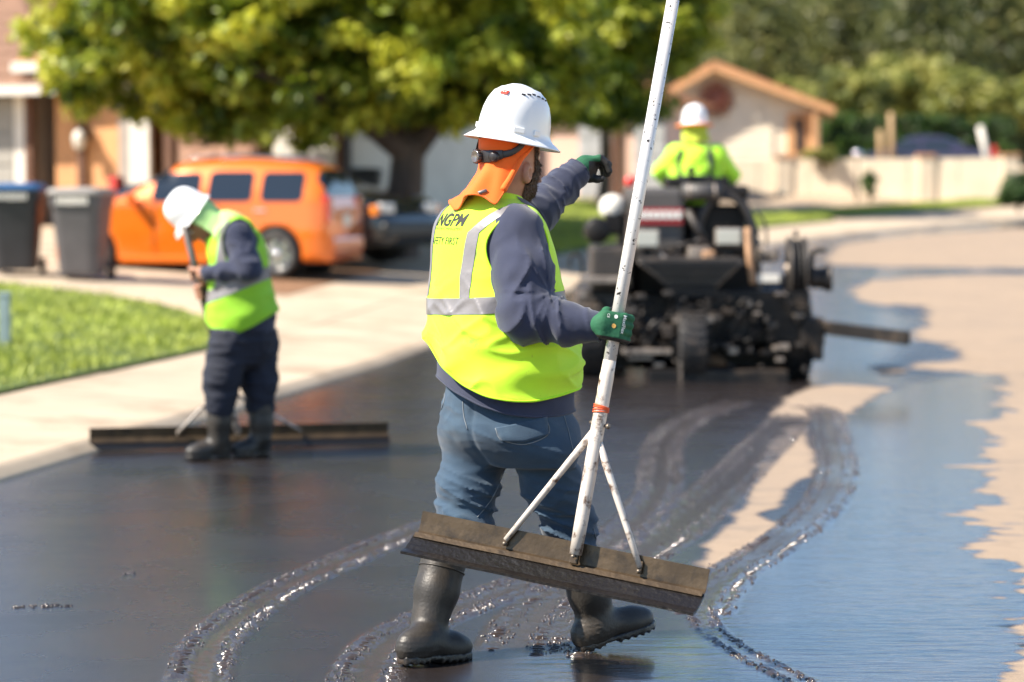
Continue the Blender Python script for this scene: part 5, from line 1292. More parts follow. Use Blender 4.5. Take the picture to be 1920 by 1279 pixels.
M_limeshirt = mat('lime work shirt', (0.52, 0.95, 0.04), 0.75, var=0.12, vscale=8, sheen=0.2)
M_yellowflap = mat('yellow neck shade', (0.48, 0.55, 0.04), 0.75, var=0.1, vscale=10)
M_orangebrim = mat('orange brim edge', (0.90, 0.22, 0.02), 0.5)
def operator():
    D0 = 20.55
    def W(px, py, dd=0.0): return P(px, py, D0 + dd)
    c = W(1304, 395); root = empty('person', (c[0], D0, c[2])); tag(root, 'machine operator seen from behind in lime shirt and dark harness straps', 'person')
    LS, RS = W(1268, 291), W(1343, 291); LE, RE = W(1238, 322, .12), W(1372, 330, .12); LW, RW = W(1268, 362, .62), W(1342, 362, .62); NB = W(1303, 276)
    def trunk(p):
        d = d_chain(p, [W(1304, 388), W(1304, 340), W(1304, 300)], [.155, .15, .14], .06)
        for S in (LS, RS): d = smin(d, d_chain(p, [W(1304 + (S[0] > W(1304, 0)[0]) * 30 - 15, 360), S], [.12, .085], .04), .05)
        return smin(d, d_cone(p, LS, RS, .075, .075), .06)
    def shirt(p):
        d = trunk(p)
        for S, E, w in ((LS, LE, LW), (RS, RE, RW)): d = smin(d, smin(d_cone(p, S, E, .080, .066), d_cone(p, E, w, .064, .042), .03), .03)
        return d - .012 * ridge(p * [11, 9, 11]) - .004 * noise3(p * 15)
    lo, hi = P(1215, 410, D0), P(1395, 255, D0); lo[1], hi[1] = D0 - .28, D0 + .8
    V, F = sdf_mesh(shirt, lo, hi, .013); sh = build('shirt', V, F, M_limeshirt, root)
    bvh = BVHTree.FromPolygons([tuple(v) for v in V], [tuple(t) for t in F.tolist()])
    def strap(pts, name='harness_strap', w=.024):
        out = []
        for a in spline(np.array(pts, float), 6):
            o_ = Vector((0, 0, CAM_H)); h, n_, _, _ = bvh.ray_cast(o_, (Vector(P(a[0], a[1], 22)) - o_).normalized())
            if h: out.append(np.array(h + n_ * .004))
        if len(out) > 3:
            out = np.array(out); T = np.gradient(out, axis=0); sd = np.cross(T, nv(0, 1, 0)); sd /= np.linalg.norm(sd, axis=1)[:, None]
            Vs = np.concatenate([out - sd * w, out + sd * w]); o = build(name, Vs, grid_faces(2, len(out)), M_pants, sh); solid(o, .004, 0)
    strap([(1331, 278), (1333, 300), (1331, 325), (1330, 350)]); strap([(1279, 280), (1273, 300), (1276, 325), (1280, 350)]); strap([(1270, 335), (1304, 333), (1338, 335)], 'harness_belt')
    K1, K2 = W(1282, 398, .48), W(1326, 398, .48); F1, F2 = W(1280, 468, .62), W(1328, 468, .62)
    def pants(p):
        d = d_cone(p, W(1292, 388, 0), W(1316, 388, 0), .14, .14)
        for K, Ft in ((K1, F1), (K2, F2)): d = smin(d, d_chain(p, [W(1304, 390, .05) * .4 + K * .6 - (K - W(1304, 390, .05)) * .4, K, Ft], [.10, .082, .06], .03), .04)
        return d
    lo, hi = P(1250, 480, D0), P(1358, 370, D0); lo[1], hi[1] = D0 - .2, D0 + .85
    V, F = sdf_mesh(pants, lo, hi, .014); build('trousers', V, F, M_pants, root)
    for Ft in (F1, F2):
        h0 = Ft - nv(0, .06, .10); make_boot(root, Ft + nv(0, -.01, .06), Ft - nv(0, 0, .03), h0, h0 + nv(0, .27, 0), nv(0, 0, 1), .07, .058, .012)
    up = nv(0, 0, 1); fh = unit(nv(-.12, .99, -.05)); rh = np.cross(fh, up); HC = W(1302, 236, .04)
    bo, hf = add_head(root, HC, fh, rh, up, NB, .011)
    hat, _, _, _ = hard_hat(root, HC + up * .02, fh, nv(0.03, .02, 1), 1.02, detail=False, sticker=False)
    th = np.linspace(0, 2 * np.pi, 48); ring = HC + up * .000 + np.outer(np.cos(th) * .172, fh) + np.outer(np.sin(th) * .148, rh); Vt, Ft = tube_vf(ring, .011, 8, False); build('brim_sunshade', Vt, Ft, M_orangebrim, root)
    neck_flap(root, HC, fh, rh, up, M_yellowflap, (115, 62), (.100, .128), .165, .0, (hf, shirt))
    whl = P(1304, 372, 21.3)
    for w, sg in ((LW, -1), (RW, 1)): fist(root, whl + nv(sg * .17, 0, 0), nv(0, .45, .9), w, M_glovedip, 'glove', .014, 1.05)
operator()
# ------------------------------------------------------------------ vehicles
M_carorange = mat('orange car paint', (0.80, 0.165, 0.006), 0.28, 0.15, coat=1.0)
M_carblack = mat('black car paint', (0.012, 0.013, 0.016), 0.25, 0.1, coat=0.9)
M_carviolet = mat('dark violet car paint', (0.035, 0.030, 0.055), 0.28, 0.2, coat=0.9)
M_glass = mat('dark car glass', (0.018, 0.024, 0.032), 0.06, spec=0.8)
M_chrome = mat('chrome', (0.72, 0.72, 0.72), 0.12, 1.0)
M_alloy = mat('alloy wheel', (0.55, 0.54, 0.52), 0.22, 1.0)
M_plasticblk = mat('black trim', (0.02, 0.02, 0.02), 0.5)
M_tail = mat('red tail lamp', (0.50, 0.015, 0.012), 0.15, coat=0.8)
M_amber = mat('amber lamp', (0.80, 0.22, 0.02), 0.2, coat=0.6)
M_headlamp = mat('clear headlamp', (0.55, 0.56, 0.55), 0.1, coat=0.8)
def car(name, label, cat, loc, ang, paint, top, width, L, wb, rw, belt, windows, shield, rear_lamps=True, sill=.22, tumble=.20, details=True):
    """loc: ground point under the middle of the car; ang: heading of its nose; top: roofline points (u, z) from tail to nose"""
    root = empty(name, loc, ang); tag(root, label, cat)
    tu, tz = np.array(top).T; us = np.linspace(tu[0], tu[-1], 96); zt = np.interp(us, tu, tz); zt = np.convolve(np.r_[zt[:1], zt[:1], zt, zt[-1:], zt[-1:]], np.ones(5) / 5, 'valid')
    hw = width / 2
    end = 1 - np.clip((np.abs(us - (us[0] + us[-1]) / 2) - (L / 2 - .45)) / .45, 0, 1) ** 2.2 * .20
    m = 26; V = []
    for u, z, e in zip(us, zt, end):
        b = min(belt, z - .06); s = np.linspace(0, 1, m)
        zz = np.interp(s, [0, .08, .30, .52, .62, .84, .92, 1], [sill, sill + .03, sill + (b - sill) * .5, b, b + (z - b) * .30, z - (z - b) * .16, z - .012, z])
        tb = tumble * np.clip((z - b) / .5, .25, 1)
        ww = np.interp(s, [0, .08, .30, .52, .62, .84, .92, 1], [hw * .90, hw * .965, hw, hw * .975, hw * .965 - tb * .25, hw * .93 - tb * .95, hw * .70 - tb * .6, 0])
        for sg in (1,): pass
        half = np.stack([np.full(m, u), ww * e, zz], 1)
        V.append(np.concatenate([half, (half * [1, -1, 1])[::-1][1:]]))
    k = 2 * m - 1; V = np.array(V); n = len(us)
    F = grid_faces(n, k)[:, ::-1]; Vf = V.reshape(-1, 3)
    cap = []
    for i in (0, n - 1):
        c = len(Vf); Vf = np.concatenate([Vf, [V[i].mean(0) * [1, 0, 1]]]); r = i * k + np.arange(k); r2 = np.roll(r, -1)
        cap.append(np.stack([r, r2, np.full(k, c)], 1) if i else np.stack([r2, r, np.full(k, c)], 1))
    T = np.concatenate([tri(F)] + cap)
    # finer mesh so wheel arches and windows cut cleanly
    wheels = [(-wb / 2 + wb_off, s) for wb_off in (0, wb) for s in (1, -1)]; wx = sorted({a for a, _ in wheels})
    f = np.full(len(Vf), 1.0)
    for x0 in wx: f = np.minimum(f, np.where(np.abs(Vf[:, 1]) > hw * .55, np.hypot(Vf[:, 0] - x0, Vf[:, 2] - rw) - (rw + .055), 1))
    Vb, Tb = clip(Vf, T, f)
    body = obj('body', mesh_data('body', Vb, Tb), paint, root); solid(body, .02, -1)
    Nf = vnormals(Vf, T)
    def rr(u0, u1, z0, z1, r_=.07):
        cx, cz = (u0 + u1) / 2, (z0 + z1) / 2; q = np.maximum(np.abs(Vf[:, 0] - cx) - (u1 - u0) / 2 + r_, 0); w = np.maximum(np.abs(Vf[:, 2] - cz) - (z1 - z0) / 2 + r_, 0)
        return r_ - np.hypot(q, w)
    for u0, u1, z0, z1 in windows:
        for sg in (1, -1):
            g = np.minimum(rr(u0, u1, z0, z1), Vf[:, 1] * sg - hw * .4)
            a, b = clip(Vf + Nf * .004, T, g)
            if len(b): obj('window', mesh_data('window', a, b), M_glass, root)
    for nm, u0, u1, z0 in shield:
        g = np.minimum(np.minimum(Vf[:, 0] - u0, u1 - Vf[:, 0]), np.minimum(Vf[:, 2] - z0, np.interp(Vf[:, 0], us, zt) * 0 + hw * .80 - np.abs(Vf[:, 1])))
        a, b = clip(Vf + Nf * .004, T, g)
        if len(b): obj(nm, mesh_data(nm, a, b), M_glass, root)
    for x0, sg in wheels:
        c = nv(x0, sg * (hw - .11), rw)
        V1, F1 = lathe_vf(c, nv(0, sg, 0), [(rw * .62, -.09), (rw * .94, -.10), (rw, -.06), (rw, .06), (rw * .94, .10), (rw * .66, .105), (rw * .64, .08)], 32); t = obj('wheel', mesh_data('wheel', V1, F1), M_tyre, root)
        V1, F1 = lathe_vf(c, nv(0, sg, 0), [(rw * .64, .08), (rw * .60, .085), (rw * .58, .05), (rw * .58, -.02), (.001, -.03)], 32); obj('rim', mesh_data('rim', V1, F1), M_alloy, t)
        for k_ in range(6):
            a = k_ * math.pi / 3 + .3; d = nv(math.sin(a), 0, math.cos(a)); tt = nv(math.cos(a), 0, -math.sin(a)); V1, F1 = box_vf(c + d * rw * .34 + nv(0, sg * .066, 0), (rw * .25, rw * .075, .012), np.array([d, tt, nv(0, 1, 0)])); obj('spoke', mesh_data('spoke', V1, F1, False), M_alloy, t)
        V1, F1 = lathe_vf(c + nv(0, sg * .06, 0), nv(0, sg, 0), [(rw * .18, 0), (rw * .17, .02), (.001, .026)], 16); obj('hub_cap', mesh_data('hub_cap', V1, F1), M_chrome, t)
        V1, F1 = lathe_vf(nv(x0, sg * (hw - .30), rw), nv(0, sg, 0), [(.001, 0), (rw + .05, 0), (rw + .05, .22)], 28); obj('wheel_well', mesh_data('wheel_well', V1, F1), M_plasticblk, root)
    def lb(nm, c, h, m_, bev=.02, ax=None): V1, F1 = box_vf(c, h, ax); o = obj(nm, mesh_data(nm, V1, F1, False), m_, root); add_bevel(o, bev); return o
    lb('underbody', (0, 0, sill + .02), (L / 2 - .35, hw * .8, .06), M_plasticblk)
    lb('bumper', (us[-1] - .06, 0, .42), (.10, hw * .84, .10), M_plasticblk if paint is not M_carorange else paint, .05); lb('bumper', (us[0] + .06, 0, .45), (.10, hw * .84, .11), paint, .05)
    for sg in (1, -1):
        lb('sill_trim', (0, sg * (hw * .955), sill + .03), (wb / 2 - rw - .1, .03, .045), paint, .015)
        lb('headlamp', (us[-1] - .12, sg * hw * .62, .68), (.07, .15, .08), M_headlamp, .03); lb('indicator_lamp', (us[-1] - .15, sg * hw * .86, .66), (.07, .05, .07), M_amber, .02)
        lb('tail_lamp', (us[0] + .09, sg * hw * .80, .92), (.08, .10, .19), M_tail, .03)
        lb('mirror', (wb * .27, sg * (hw + .09), belt + .05), (.06, .10, .07), paint, .04)
        for ux in (-.02, -.98):
            lb('door_handle', (ux - .2, sg * (hw * .985), belt - .10), (.09, .018, .018), M_chrome if details else paint, .008)
            pts = [(ux + .48 - .0, hw * 1.002 * sg, sill + .1), (ux + .48, hw * 1.004 * sg, belt - .25), (ux + .48, hw * .985 * sg, belt)]
            V1, F1 = tube_vf(np.array(pts), .006, 5); obj('door_gap', mesh_data('door_gap', V1, F1), M_plasticblk, root)
    if details:
        for sg in (1, -1):
            V1, F1 = tube_vf(np.array([(x, sg * hw * .66, np.interp(x, us, zt) + .02) for x in np.linspace(-1.7, .05, 12)]), .014, 8); obj('roof_rail', mesh_data('roof_rail', V1, F1), M_chrome, root)
    lb('number_plate', (us[0] + .0, 0, .78), (.012, .16, .08), M_whiteplastic, .004)
    return root
wagon_top = [(-2.22, .62), (-2.20, 1.05), (-2.12, 1.36), (-1.98, 1.50), (-1.7, 1.575), (-1.1, 1.62), (-.5, 1.63), (.0, 1.60), (.25, 1.54), (.60, 1.34), (.95, 1.12), (1.2, 1.06), (1.6, 1.0), (1.88, .90), (2.0, .76), (2.05, .55)]
def G_at(px, D): q = P(px, 500, D); return float(q[0])
rwp = nv(G_at(522, 29.3), 29.3); hd = unit(nv(-.975, .22)); nrm = nv(-hd[1], hd[0]); nrm = nrm if nrm[1] < 0 else -nrm
ctr = rwp + hd * 1.43 * .83 - nrm * .78 * .9
zc = ground_z(float(ctr[0]), float(ctr[1]))
SUV = car('parked_car', 'bright orange retro wagon parked on the driveway behind the bins', 'car', (ctr[0], ctr[1], ground_z(float(rwp[0]), float(rwp[1])) + .02), math.atan2(hd[1], hd[0]), M_carorange, wagon_top, 1.75, 4.48, 2.86, .335, 1.02,
    [(-.24, .50, 1.03, 1.42), (-1.05, -.36, 1.03, 1.44), (-1.82, -1.18, 1.03, 1.43)], [('windshield', .28, .92, 1.12), ('rear_window', -2.4, -2.0, 1.10)])
SUV.scale = (.83, .9, .9)
sedan_top = [(-2.25, .55), (-2.22, .85), (-2.0, 1.0), (-1.5, 1.06), (-1.15, 1.22), (-.75, 1.38), (-.2, 1.43), (.3, 1.38), (.75, 1.14), (1.0, 1.0), (1.5, .95), (2.0, .84), (2.2, .70), (2.25, .50)]
h2 = unit(nv(.86, -.50)); bx = G_at(792, 31.0); c2 = nv(bx, 31.0) - h2 * 2.1 + nv(-.25, .7)
car('parked_car', 'black sedan half hidden behind the orange wagon, nose towards the street', 'car', (c2[0], c2[1], ground_z(float(c2[0]), float(c2[1])) + .0), math.atan2(h2[1], h2[0]), M_carblack, sedan_top, 1.72, 4.5, 2.65, .31, .92,
    [(-.02, .66, .96, 1.25), (-.92, -.12, .96, 1.28)], [('windshield', .42, 1.0, 1.0), ('rear_window', -1.5, -1.0, 1.0)], details=False)
h3 = unit(nv(-.97, .2)); c3 = nv(G_at(1735, 60.0), 61.0)
VC = car('parked_car', 'dark violet car parked behind the low cream wall', 'car', (c3[0], c3[1], 1.55), math.atan2(h3[1], h3[0]), M_carviolet, sedan_top, 1.75, 4.5, 2.65, .32, .92,
    [(-.02, .66, .96, 1.25), (-.92, -.12, .96, 1.28)], [('windshield', .42, 1.0, 1.0), ('rear_window', -1.5, -1.0, 1.0)], details=False)
VC.scale = (.85, .85, .9)

# ------------------------------------------------------------------ wheeled bins
def bin_(label, px, D, m, lidm, h=1.08, w=.58, rz=0.0, stamp=True):
    x = G_at(px, D); z = ground_z(x, D); root = empty('wheeled_bin', (x, D, z), rz); tag(root, label, 'bin', 'wheeled bins')
    rows = []
    for zz, kx, ky in ((.06, .70, .66), (.10, .74, .70), (h * .5, .86, .86), (h * .80, .95, .98), (h * .80, 1.0, 1.03), (h * .93, 1.02, 1.06)):
        a, b = w / 2 * kx, w / 2 * 1.15 * ky
        th = np.linspace(0, 2 * np.pi, 40, endpoint=False); c, s = np.cos(th), np.sin(th)
        rows.append(np.stack([np.sign(c) * np.abs(c) ** .35 * a, np.sign(s) * np.abs(s) ** .35 * b, np.full(40, zz)], 1))
    V = np.concatenate(rows); F = grid_faces(len(rows), 40, False, True)
    V = np.concatenate([V, [[0, 0, .06]]]); T = np.concatenate([tri(F), np.array([(i, len(V) - 1, (i + 1) % 40) for i in range(40)])])
    obj('bin_body', mesh_data('bin_body', V, T, False), m, root)
    rows = []
    for zz, k in ((h * .93, 1.07), (h * .945, 1.09), (h * .985, 1.05), (h * 1.0, .9), (h * 1.008, .4), (h * 1.01, .01)):
        th = np.linspace(0, 2 * np.pi, 40, endpoint=False); c, s = np.cos(th), np.sin(th)
        rows.append(np.stack([np.sign(c) * np.abs(c) ** .35 * w / 2 * k, np.sign(s) * np.abs(s) ** .35 * w / 2 * 1.18 * k, np.full(40, zz)], 1))
    obj('lid', mesh_data('lid', np.concatenate(rows), grid_faces(6, 40, False, True)), lidm, root)
    V, F = tube_vf(np.array([(-w * .4, w * .66, h * .9), (-w * .4, w * .76, h * .93), (w * .4, w * .76, h * .93), (w * .4, w * .66, h * .9)]), .016, 8); obj('handle', mesh_data('handle', V, F), m, root)
    for sg in (1, -1):
        V, F = lathe_vf(nv(sg * w * .42, w * .45, .10), nv(sg, 0, 0), [(.001, -.03), (.10, -.03), (.10, .03), (.001, .03)], 20); obj('wheel', mesh_data('wheel', V, F), M_tyre, root)
    if stamp:
        rg = random.Random(px)
        for k in range(7):
            V, F = box_vf((-w * .27 + k * w * .085, -w * .60 - .006, h * .865), (w * .03, .004, .035 + .01 * rg.random()), None); obj('stamp_mark', mesh_data('stamp_mark', V, F, False), M_whiteplastic, root)
    return root
M_bingrey = mat('grey bin plastic', (0.095, 0.088, 0.090), 0.5, var=0.12, vscale=4)
M_binlidgrey = mat('pale grey bin lid', (0.30, 0.275, 0.25), 0.5, var=0.1, vscale=4)
M_bindark = mat('dark bin plastic', (0.030, 0.030, 0.034), 0.5, var=0.15, vscale=4)
M_binlidblue = mat('blue bin lid', (0.03, 0.11, 0.26), 0.45, var=0.1, vscale=4)
bin_('grey wheeled bin with a pale lid beside the orange wagon', 155, 27.9, M_bingrey, M_binlidgrey, 1.06, .62, R(-6))
bin_('dark wheeled bin with a blue lid at the left edge', 32, 28.1, M_bindark, M_binlidblue, 1.06, .62, R(4))
bin_('black wheeled bin standing beside the tree trunk', 684, 36.0, M_bindark, M_bindark, 1.1, .5, 0, False)
# ------------------------------------------------------------------ foliage
def leaf_mat(name, dark, mid, light):
    m = bpy.data.materials.new(name); m.use_nodes = True; nt = m.node_tree; L = nt.links; nt.nodes.remove(nt.nodes['Principled BSDF'])
    at = nt.nodes.new('ShaderNodeAttribute'); at.attribute_name = 'tint'; cr = nt.nodes.new('ShaderNodeValToRGB')
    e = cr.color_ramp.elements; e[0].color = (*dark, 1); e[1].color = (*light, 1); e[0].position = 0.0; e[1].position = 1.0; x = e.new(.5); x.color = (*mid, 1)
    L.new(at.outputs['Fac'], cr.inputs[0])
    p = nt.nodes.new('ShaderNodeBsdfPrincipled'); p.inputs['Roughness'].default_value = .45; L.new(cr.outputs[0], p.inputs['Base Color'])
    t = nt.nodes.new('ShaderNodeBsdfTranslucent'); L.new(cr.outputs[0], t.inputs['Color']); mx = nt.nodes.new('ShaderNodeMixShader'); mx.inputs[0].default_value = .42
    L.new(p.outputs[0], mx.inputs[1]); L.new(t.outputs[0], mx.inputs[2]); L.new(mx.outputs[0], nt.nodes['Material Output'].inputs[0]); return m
def leaves(centres, per, spread, size, tint, seed, aspect=.55, tint_var=.18, up=.5):
    """leaf-sized folded quads in clumps; returns V, F, per-vertex tint"""
    rg = np.random.default_rng(seed); n = len(centres) * per; c = np.repeat(centres, per, 0); t = np.repeat(tint, per)
    off = rg.normal(0, 1, (n, 3)); off /= np.linalg.norm(off, axis=1)[:, None]; off *= (rg.random((n, 1)) ** .45) * np.repeat(np.broadcast_to(spread, (len(centres),)), per)[:, None] * [1, 1, .8]
    p = c + off; nrm = off / (np.linalg.norm(off, axis=1)[:, None] + 1e-9) + rg.normal(0, .38, (n, 3)) + [0, 0, up]; nrm /= np.linalg.norm(nrm, axis=1)[:, None]
    a = np.cross(nrm, rg.normal(0, 1, (n, 3))); a /= np.linalg.norm(a, axis=1)[:, None]; b = np.cross(nrm, a); s = size * rg.uniform(.7, 1.3, (n, 1))
    V = np.stack([p - a * s, p + b * s * aspect + nrm * s * .15, p + a * s, p - b * s * aspect + nrm * s * .15], 1).reshape(-1, 3)
    F = np.arange(4 * n).reshape(-1, 4); tt = np.repeat(np.clip(t + rg.normal(0, tint_var, n), 0, 1), 4)
    return V, F, tt
def crown_obj(name, V, F, t, m, parent):
    V = to_local(V, parent); me = mesh_data(name, V, F, False); at = me.attributes.new('tint', 'FLOAT', 'POINT'); at.data.foreach_set('value', t.astype(np.float32)); return obj(name, me, m, parent)
M_bark2 = mat('tree bark', (0.085, 0.060, 0.045), 0.9, var=0.35, vscale=5, bump=0.03, bscale=14, stretch=(1, 1, .3))
M_leafA = leaf_mat('broad leaf', (0.035, 0.075, 0.007), (0.23, 0.30, 0.018), (0.58, 0.58, 0.06))
def street_tree(label, base, trunk_top, limbs, lobes, nclump, per, spread, size, seed, r0, young_lit=.45, lm=M_leafA):
    root = empty('street_tree', base); tag(root, label, 'tree', 'trees along the street'); base = np.asarray(base, float); rg = np.random.default_rng(seed)
    tp = spline(np.array([base - [0, 0, .1], base * .65 + trunk_top * .35 + [.05, 0, 0], trunk_top]), 8); rr = np.linspace(r0 * 1.15, r0 * .72, len(tp)); rr[0] *= 1.35; rr[1] *= 1.18; rr[2] *= 1.06
    V, F = tube_vf(tp, rr, 18); V = V + .05 * r0 * fbm(V * [9, 9, 2])[:, None] * unit(nv(1, 1, 0)); parts = [(V, F)]
    for l in limbs:
        pts = spline(np.array([trunk_top - [0, 0, .25], *l]), 8); parts.append(tube_vf(pts, np.linspace(r0 * .55, r0 * .10, len(pts)), 10))
        for k in range(4):
            i = int(len(pts) * (.45 + .13 * k)); q = pts[min(i, len(pts) - 1)]; e = q + rg.normal(0, .8, 3) * [1, 1, .5] + [0, 0, .3]; parts.append(tube_vf(np.linspace(q, e, 5), np.linspace(r0 * .16, r0 * .04, 5), 6))
    V, F = join(parts); build('trunk', V, F, M_bark2, root)
    cs, tn = [], []
    for (c, rad, w) in lobes:
        n = int(nclump * w); d = rg.normal(0, 1, (n, 3)); d /= np.linalg.norm(d, axis=1)[:, None]; k = rg.random((n, 1)) ** .30
        p = np.asarray(c) + d * k * np.asarray(rad) * (1 + .22 * noise3(d * 3 + 5 + seed))[:, None]; cs.append(p)
        tn.append(np.where((rg.random(n) < young_lit) & (k[:, 0] > .72), rg.uniform(.55, 1.0, n), rg.uniform(.10, .50, n)))  # outer clumps get a lighter tint: new growth plus painted-in sunlight
    cs = np.concatenate(cs); tn = np.concatenate(tn)
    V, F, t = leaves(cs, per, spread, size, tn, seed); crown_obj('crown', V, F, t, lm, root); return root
bx = G_at(738, 34.0); bz = ground_z(bx, 34.0)
T0 = nv(bx, 34.0, bz); TT = P(768, 262, 34.0)
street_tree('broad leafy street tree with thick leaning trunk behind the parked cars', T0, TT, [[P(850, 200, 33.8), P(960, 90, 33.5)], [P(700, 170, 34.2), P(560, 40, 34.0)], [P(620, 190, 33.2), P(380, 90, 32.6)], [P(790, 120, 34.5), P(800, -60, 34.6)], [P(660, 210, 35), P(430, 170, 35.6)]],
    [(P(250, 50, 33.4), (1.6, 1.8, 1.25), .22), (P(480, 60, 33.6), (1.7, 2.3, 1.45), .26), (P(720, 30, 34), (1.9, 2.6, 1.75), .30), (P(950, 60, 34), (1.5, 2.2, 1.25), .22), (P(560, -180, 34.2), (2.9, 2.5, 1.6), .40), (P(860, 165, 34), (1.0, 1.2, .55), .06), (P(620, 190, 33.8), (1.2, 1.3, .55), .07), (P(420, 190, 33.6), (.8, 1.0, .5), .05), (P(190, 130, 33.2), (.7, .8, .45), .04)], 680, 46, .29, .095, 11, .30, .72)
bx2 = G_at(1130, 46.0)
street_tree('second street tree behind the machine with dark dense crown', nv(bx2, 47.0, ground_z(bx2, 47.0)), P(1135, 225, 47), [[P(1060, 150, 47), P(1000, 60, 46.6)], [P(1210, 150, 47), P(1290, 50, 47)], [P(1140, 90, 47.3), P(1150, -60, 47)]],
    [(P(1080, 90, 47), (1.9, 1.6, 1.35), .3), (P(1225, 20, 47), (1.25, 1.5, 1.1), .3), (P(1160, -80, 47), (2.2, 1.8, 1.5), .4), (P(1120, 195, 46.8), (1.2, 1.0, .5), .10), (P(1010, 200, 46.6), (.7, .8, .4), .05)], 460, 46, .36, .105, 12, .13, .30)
# far conifers, yellow-green shrubs and clipped hedge on the slope to the right
M_leafB = leaf_mat('conifer foliage', (0.040, 0.056, 0.016), (0.16, 0.175, 0.045), (0.36, 0.32, 0.11))
M_leafC = leaf_mat('olive shrub foliage', (0.075, 0.10, 0.018), (0.25, 0.27, 0.05), (0.46, 0.43, 0.12))
M_leafD = leaf_mat('hedge foliage', (0.014, 0.042, 0.006), (0.040, 0.095, 0.012), (0.10, 0.18, 0.022))
M_hill = mat('hillside scrub', (0.060, 0.068, 0.024), 0.95, var=0.4, vscale=.2)
xs = np.linspace(-75, 95, 60); ys = np.linspace(84, 230, 30); Xg, Yg = np.meshgrid(xs, ys, indexing='ij')
Zg = 1.5 + 13.5 * smoothstep(84, 180, Yg) + 1.5 * fbm(np.stack([Xg * .05, Yg * .05, Xg * 0], -1)); tag(build('hill', np.stack([Xg, Yg, Zg], -1).reshape(-1, 3), grid_faces(60, 30), M_hill), kind='structure')
def conifer(px, D, top_py, wpx, label, seed, lm=M_leafB, tintb=.25):
    x = G_at(px, D); z0 = 1.6 + 13.5 * float(smoothstep(84, 180, np.array(D))) if D > 84 else 1.8; top = P(px, top_py, D)[2]; w = wpx / (FPX / D) / 2
    root = empty('conifer', (x, D, z0)); tag(root, label, 'tree', 'tall trees on the slope'); rg = np.random.default_rng(seed); H = top - z0
    build('trunk', *tube_vf(np.array([(x, D, z0 - .3), (x + .1, D, z0 + H * .5), (x, D, top - .3)]), [.32, .2, .05], 10), M_bark2, root)
    n = 150; h = rg.uniform(.06, 1, n); a = rg.uniform(0, 6.28, n); rad = w * (1 - h) ** .6 * rg.uniform(.35, 1.05, n) + .2
    c = np.stack([x + np.cos(a) * rad, D + np.sin(a) * rad, z0 + h * H - .25 * rad], 1); tn = np.clip(tintb + rg.normal(0, .18, n), 0, 1)
    V, F, t = leaves(c, 42, .25 * w + .25, .17, tn, seed, .35); crown_obj('crown', V, F, t, lm, root)
for i, (px, D, ty, w, lb) in enumerate(((1420, 80, -5, 330, 'tall conifer rising just behind the gable house'), (1570, 84, -20, 320, 'tall conifer second from the gable house on the slope'), (1720, 79, -25, 330, 'tall conifer above the violet car'), (1870, 82, -30, 330, 'tallest dark conifer at the right edge'), (2040, 84, -20, 330, 'dark conifer reaching in from beyond the right edge'), (1290, 88, 20, 330, 'dark conifer behind the second street tree'), (1120, 90, 40, 330, 'distant conifer behind the grey garage'), (960, 92, 60, 360, 'distant conifer behind the street tree trunk'), (780, 92, 60, 360, 'distant conifer behind the pink house'), (600, 90, 50, 360, 'distant conifer behind the white garage'), (400, 92, 60, 360, 'distant conifer behind the brown garage'), (200, 90, 50, 360, 'distant conifer behind the brick house'), (20, 92, 60, 360, 'distant conifer behind the grey garage roof'))):
    conifer(px, D, ty, w, lb, 40 + i, tintb=.42 if i in (0, 1) else .25)
def far_wood():
    rg = np.random.default_rng(90); n = 2600; x = rg.uniform(-40, 46, n); y = rg.uniform(96, 150, n)
    zg = 1.5 + 13.5 * smoothstep(84, 180, y); top = 1.57 + (y / FPX) * (348 + 25 + 40 * noise3(np.stack([x * .22, y * .05, x * 0], 1))); z = zg + rg.random(n) * np.maximum(top - zg, .5)
    V, F, t = leaves(np.stack([x, y, z], 1), 26, .95, .34, np.clip(rg.normal(.35, .2, n), 0, 1), 91)
    root = empty('woodland'); tag(root, 'dark wooded hillside filling the far background', 'woods', kind='stuff'); crown_obj('foliage', V, F, t, M_leafB, root)
far_wood()
def shrub(label, px, D, py0, py1, wpx, lm, seed, n=60, per=60, size=.09, group='shrubs on the slope', zbase=None, name='shrub', sp=.32, cat='shrub'):
    x = G_at(px, D); zt = P(px, py0, D)[2]; zb = P(px, py1, D)[2]; w = wpx / (FPX / D) / 2; rg = np.random.default_rng(seed)
    root = empty(name, (x, D, zb)); tag(root, label, cat, group)
    build('stem', *tube_vf(np.array([(x, D, zb - .1), (x + .03, D, zb + (zt - zb) * .5)]), [.05, .02], 6), M_bark2, root)
    d = rg.normal(0, 1, (n, 3)); d /= np.linalg.norm(d, axis=1)[:, None]; k = rg.random((n, 1)) ** .35
    c = nv(x, D, (zt + zb) / 2) + d * k * [w * .85, min(w, 1.6) * .8, (zt - zb) / 2 * .85] * (1 + .25 * noise3(d * 2.5 + seed))[:, None]
    V, F, t = leaves(c, per, sp * min(w, (zt - zb) / 2) + .04, size, np.clip(rg.normal(.5, .25, n), 0, 1), seed); V[:, 2] = np.maximum(V[:, 2], zb); crown_obj('foliage', V, F, t, lm, root)
for i, (px, D, a, b, w, lb) in enumerate(((1600, 68, 125, 240, 190, 'yellow-green shrub nearest the gable house'), (1700, 70, 95, 240, 190, 'tallest yellow-green shrub above the hedge'), (1800, 69, 125, 245, 180, 'yellow-green shrub above the violet car'), (1890, 68, 140, 250, 180, 'yellow-green shrub at the right edge'), (1500, 72, 150, 250, 160, 'yellow-green shrub half behind the gable roof'))):
    shrub(lb, px, D, a, b, w, M_leafC, 70 + i, 90, 55, .12)
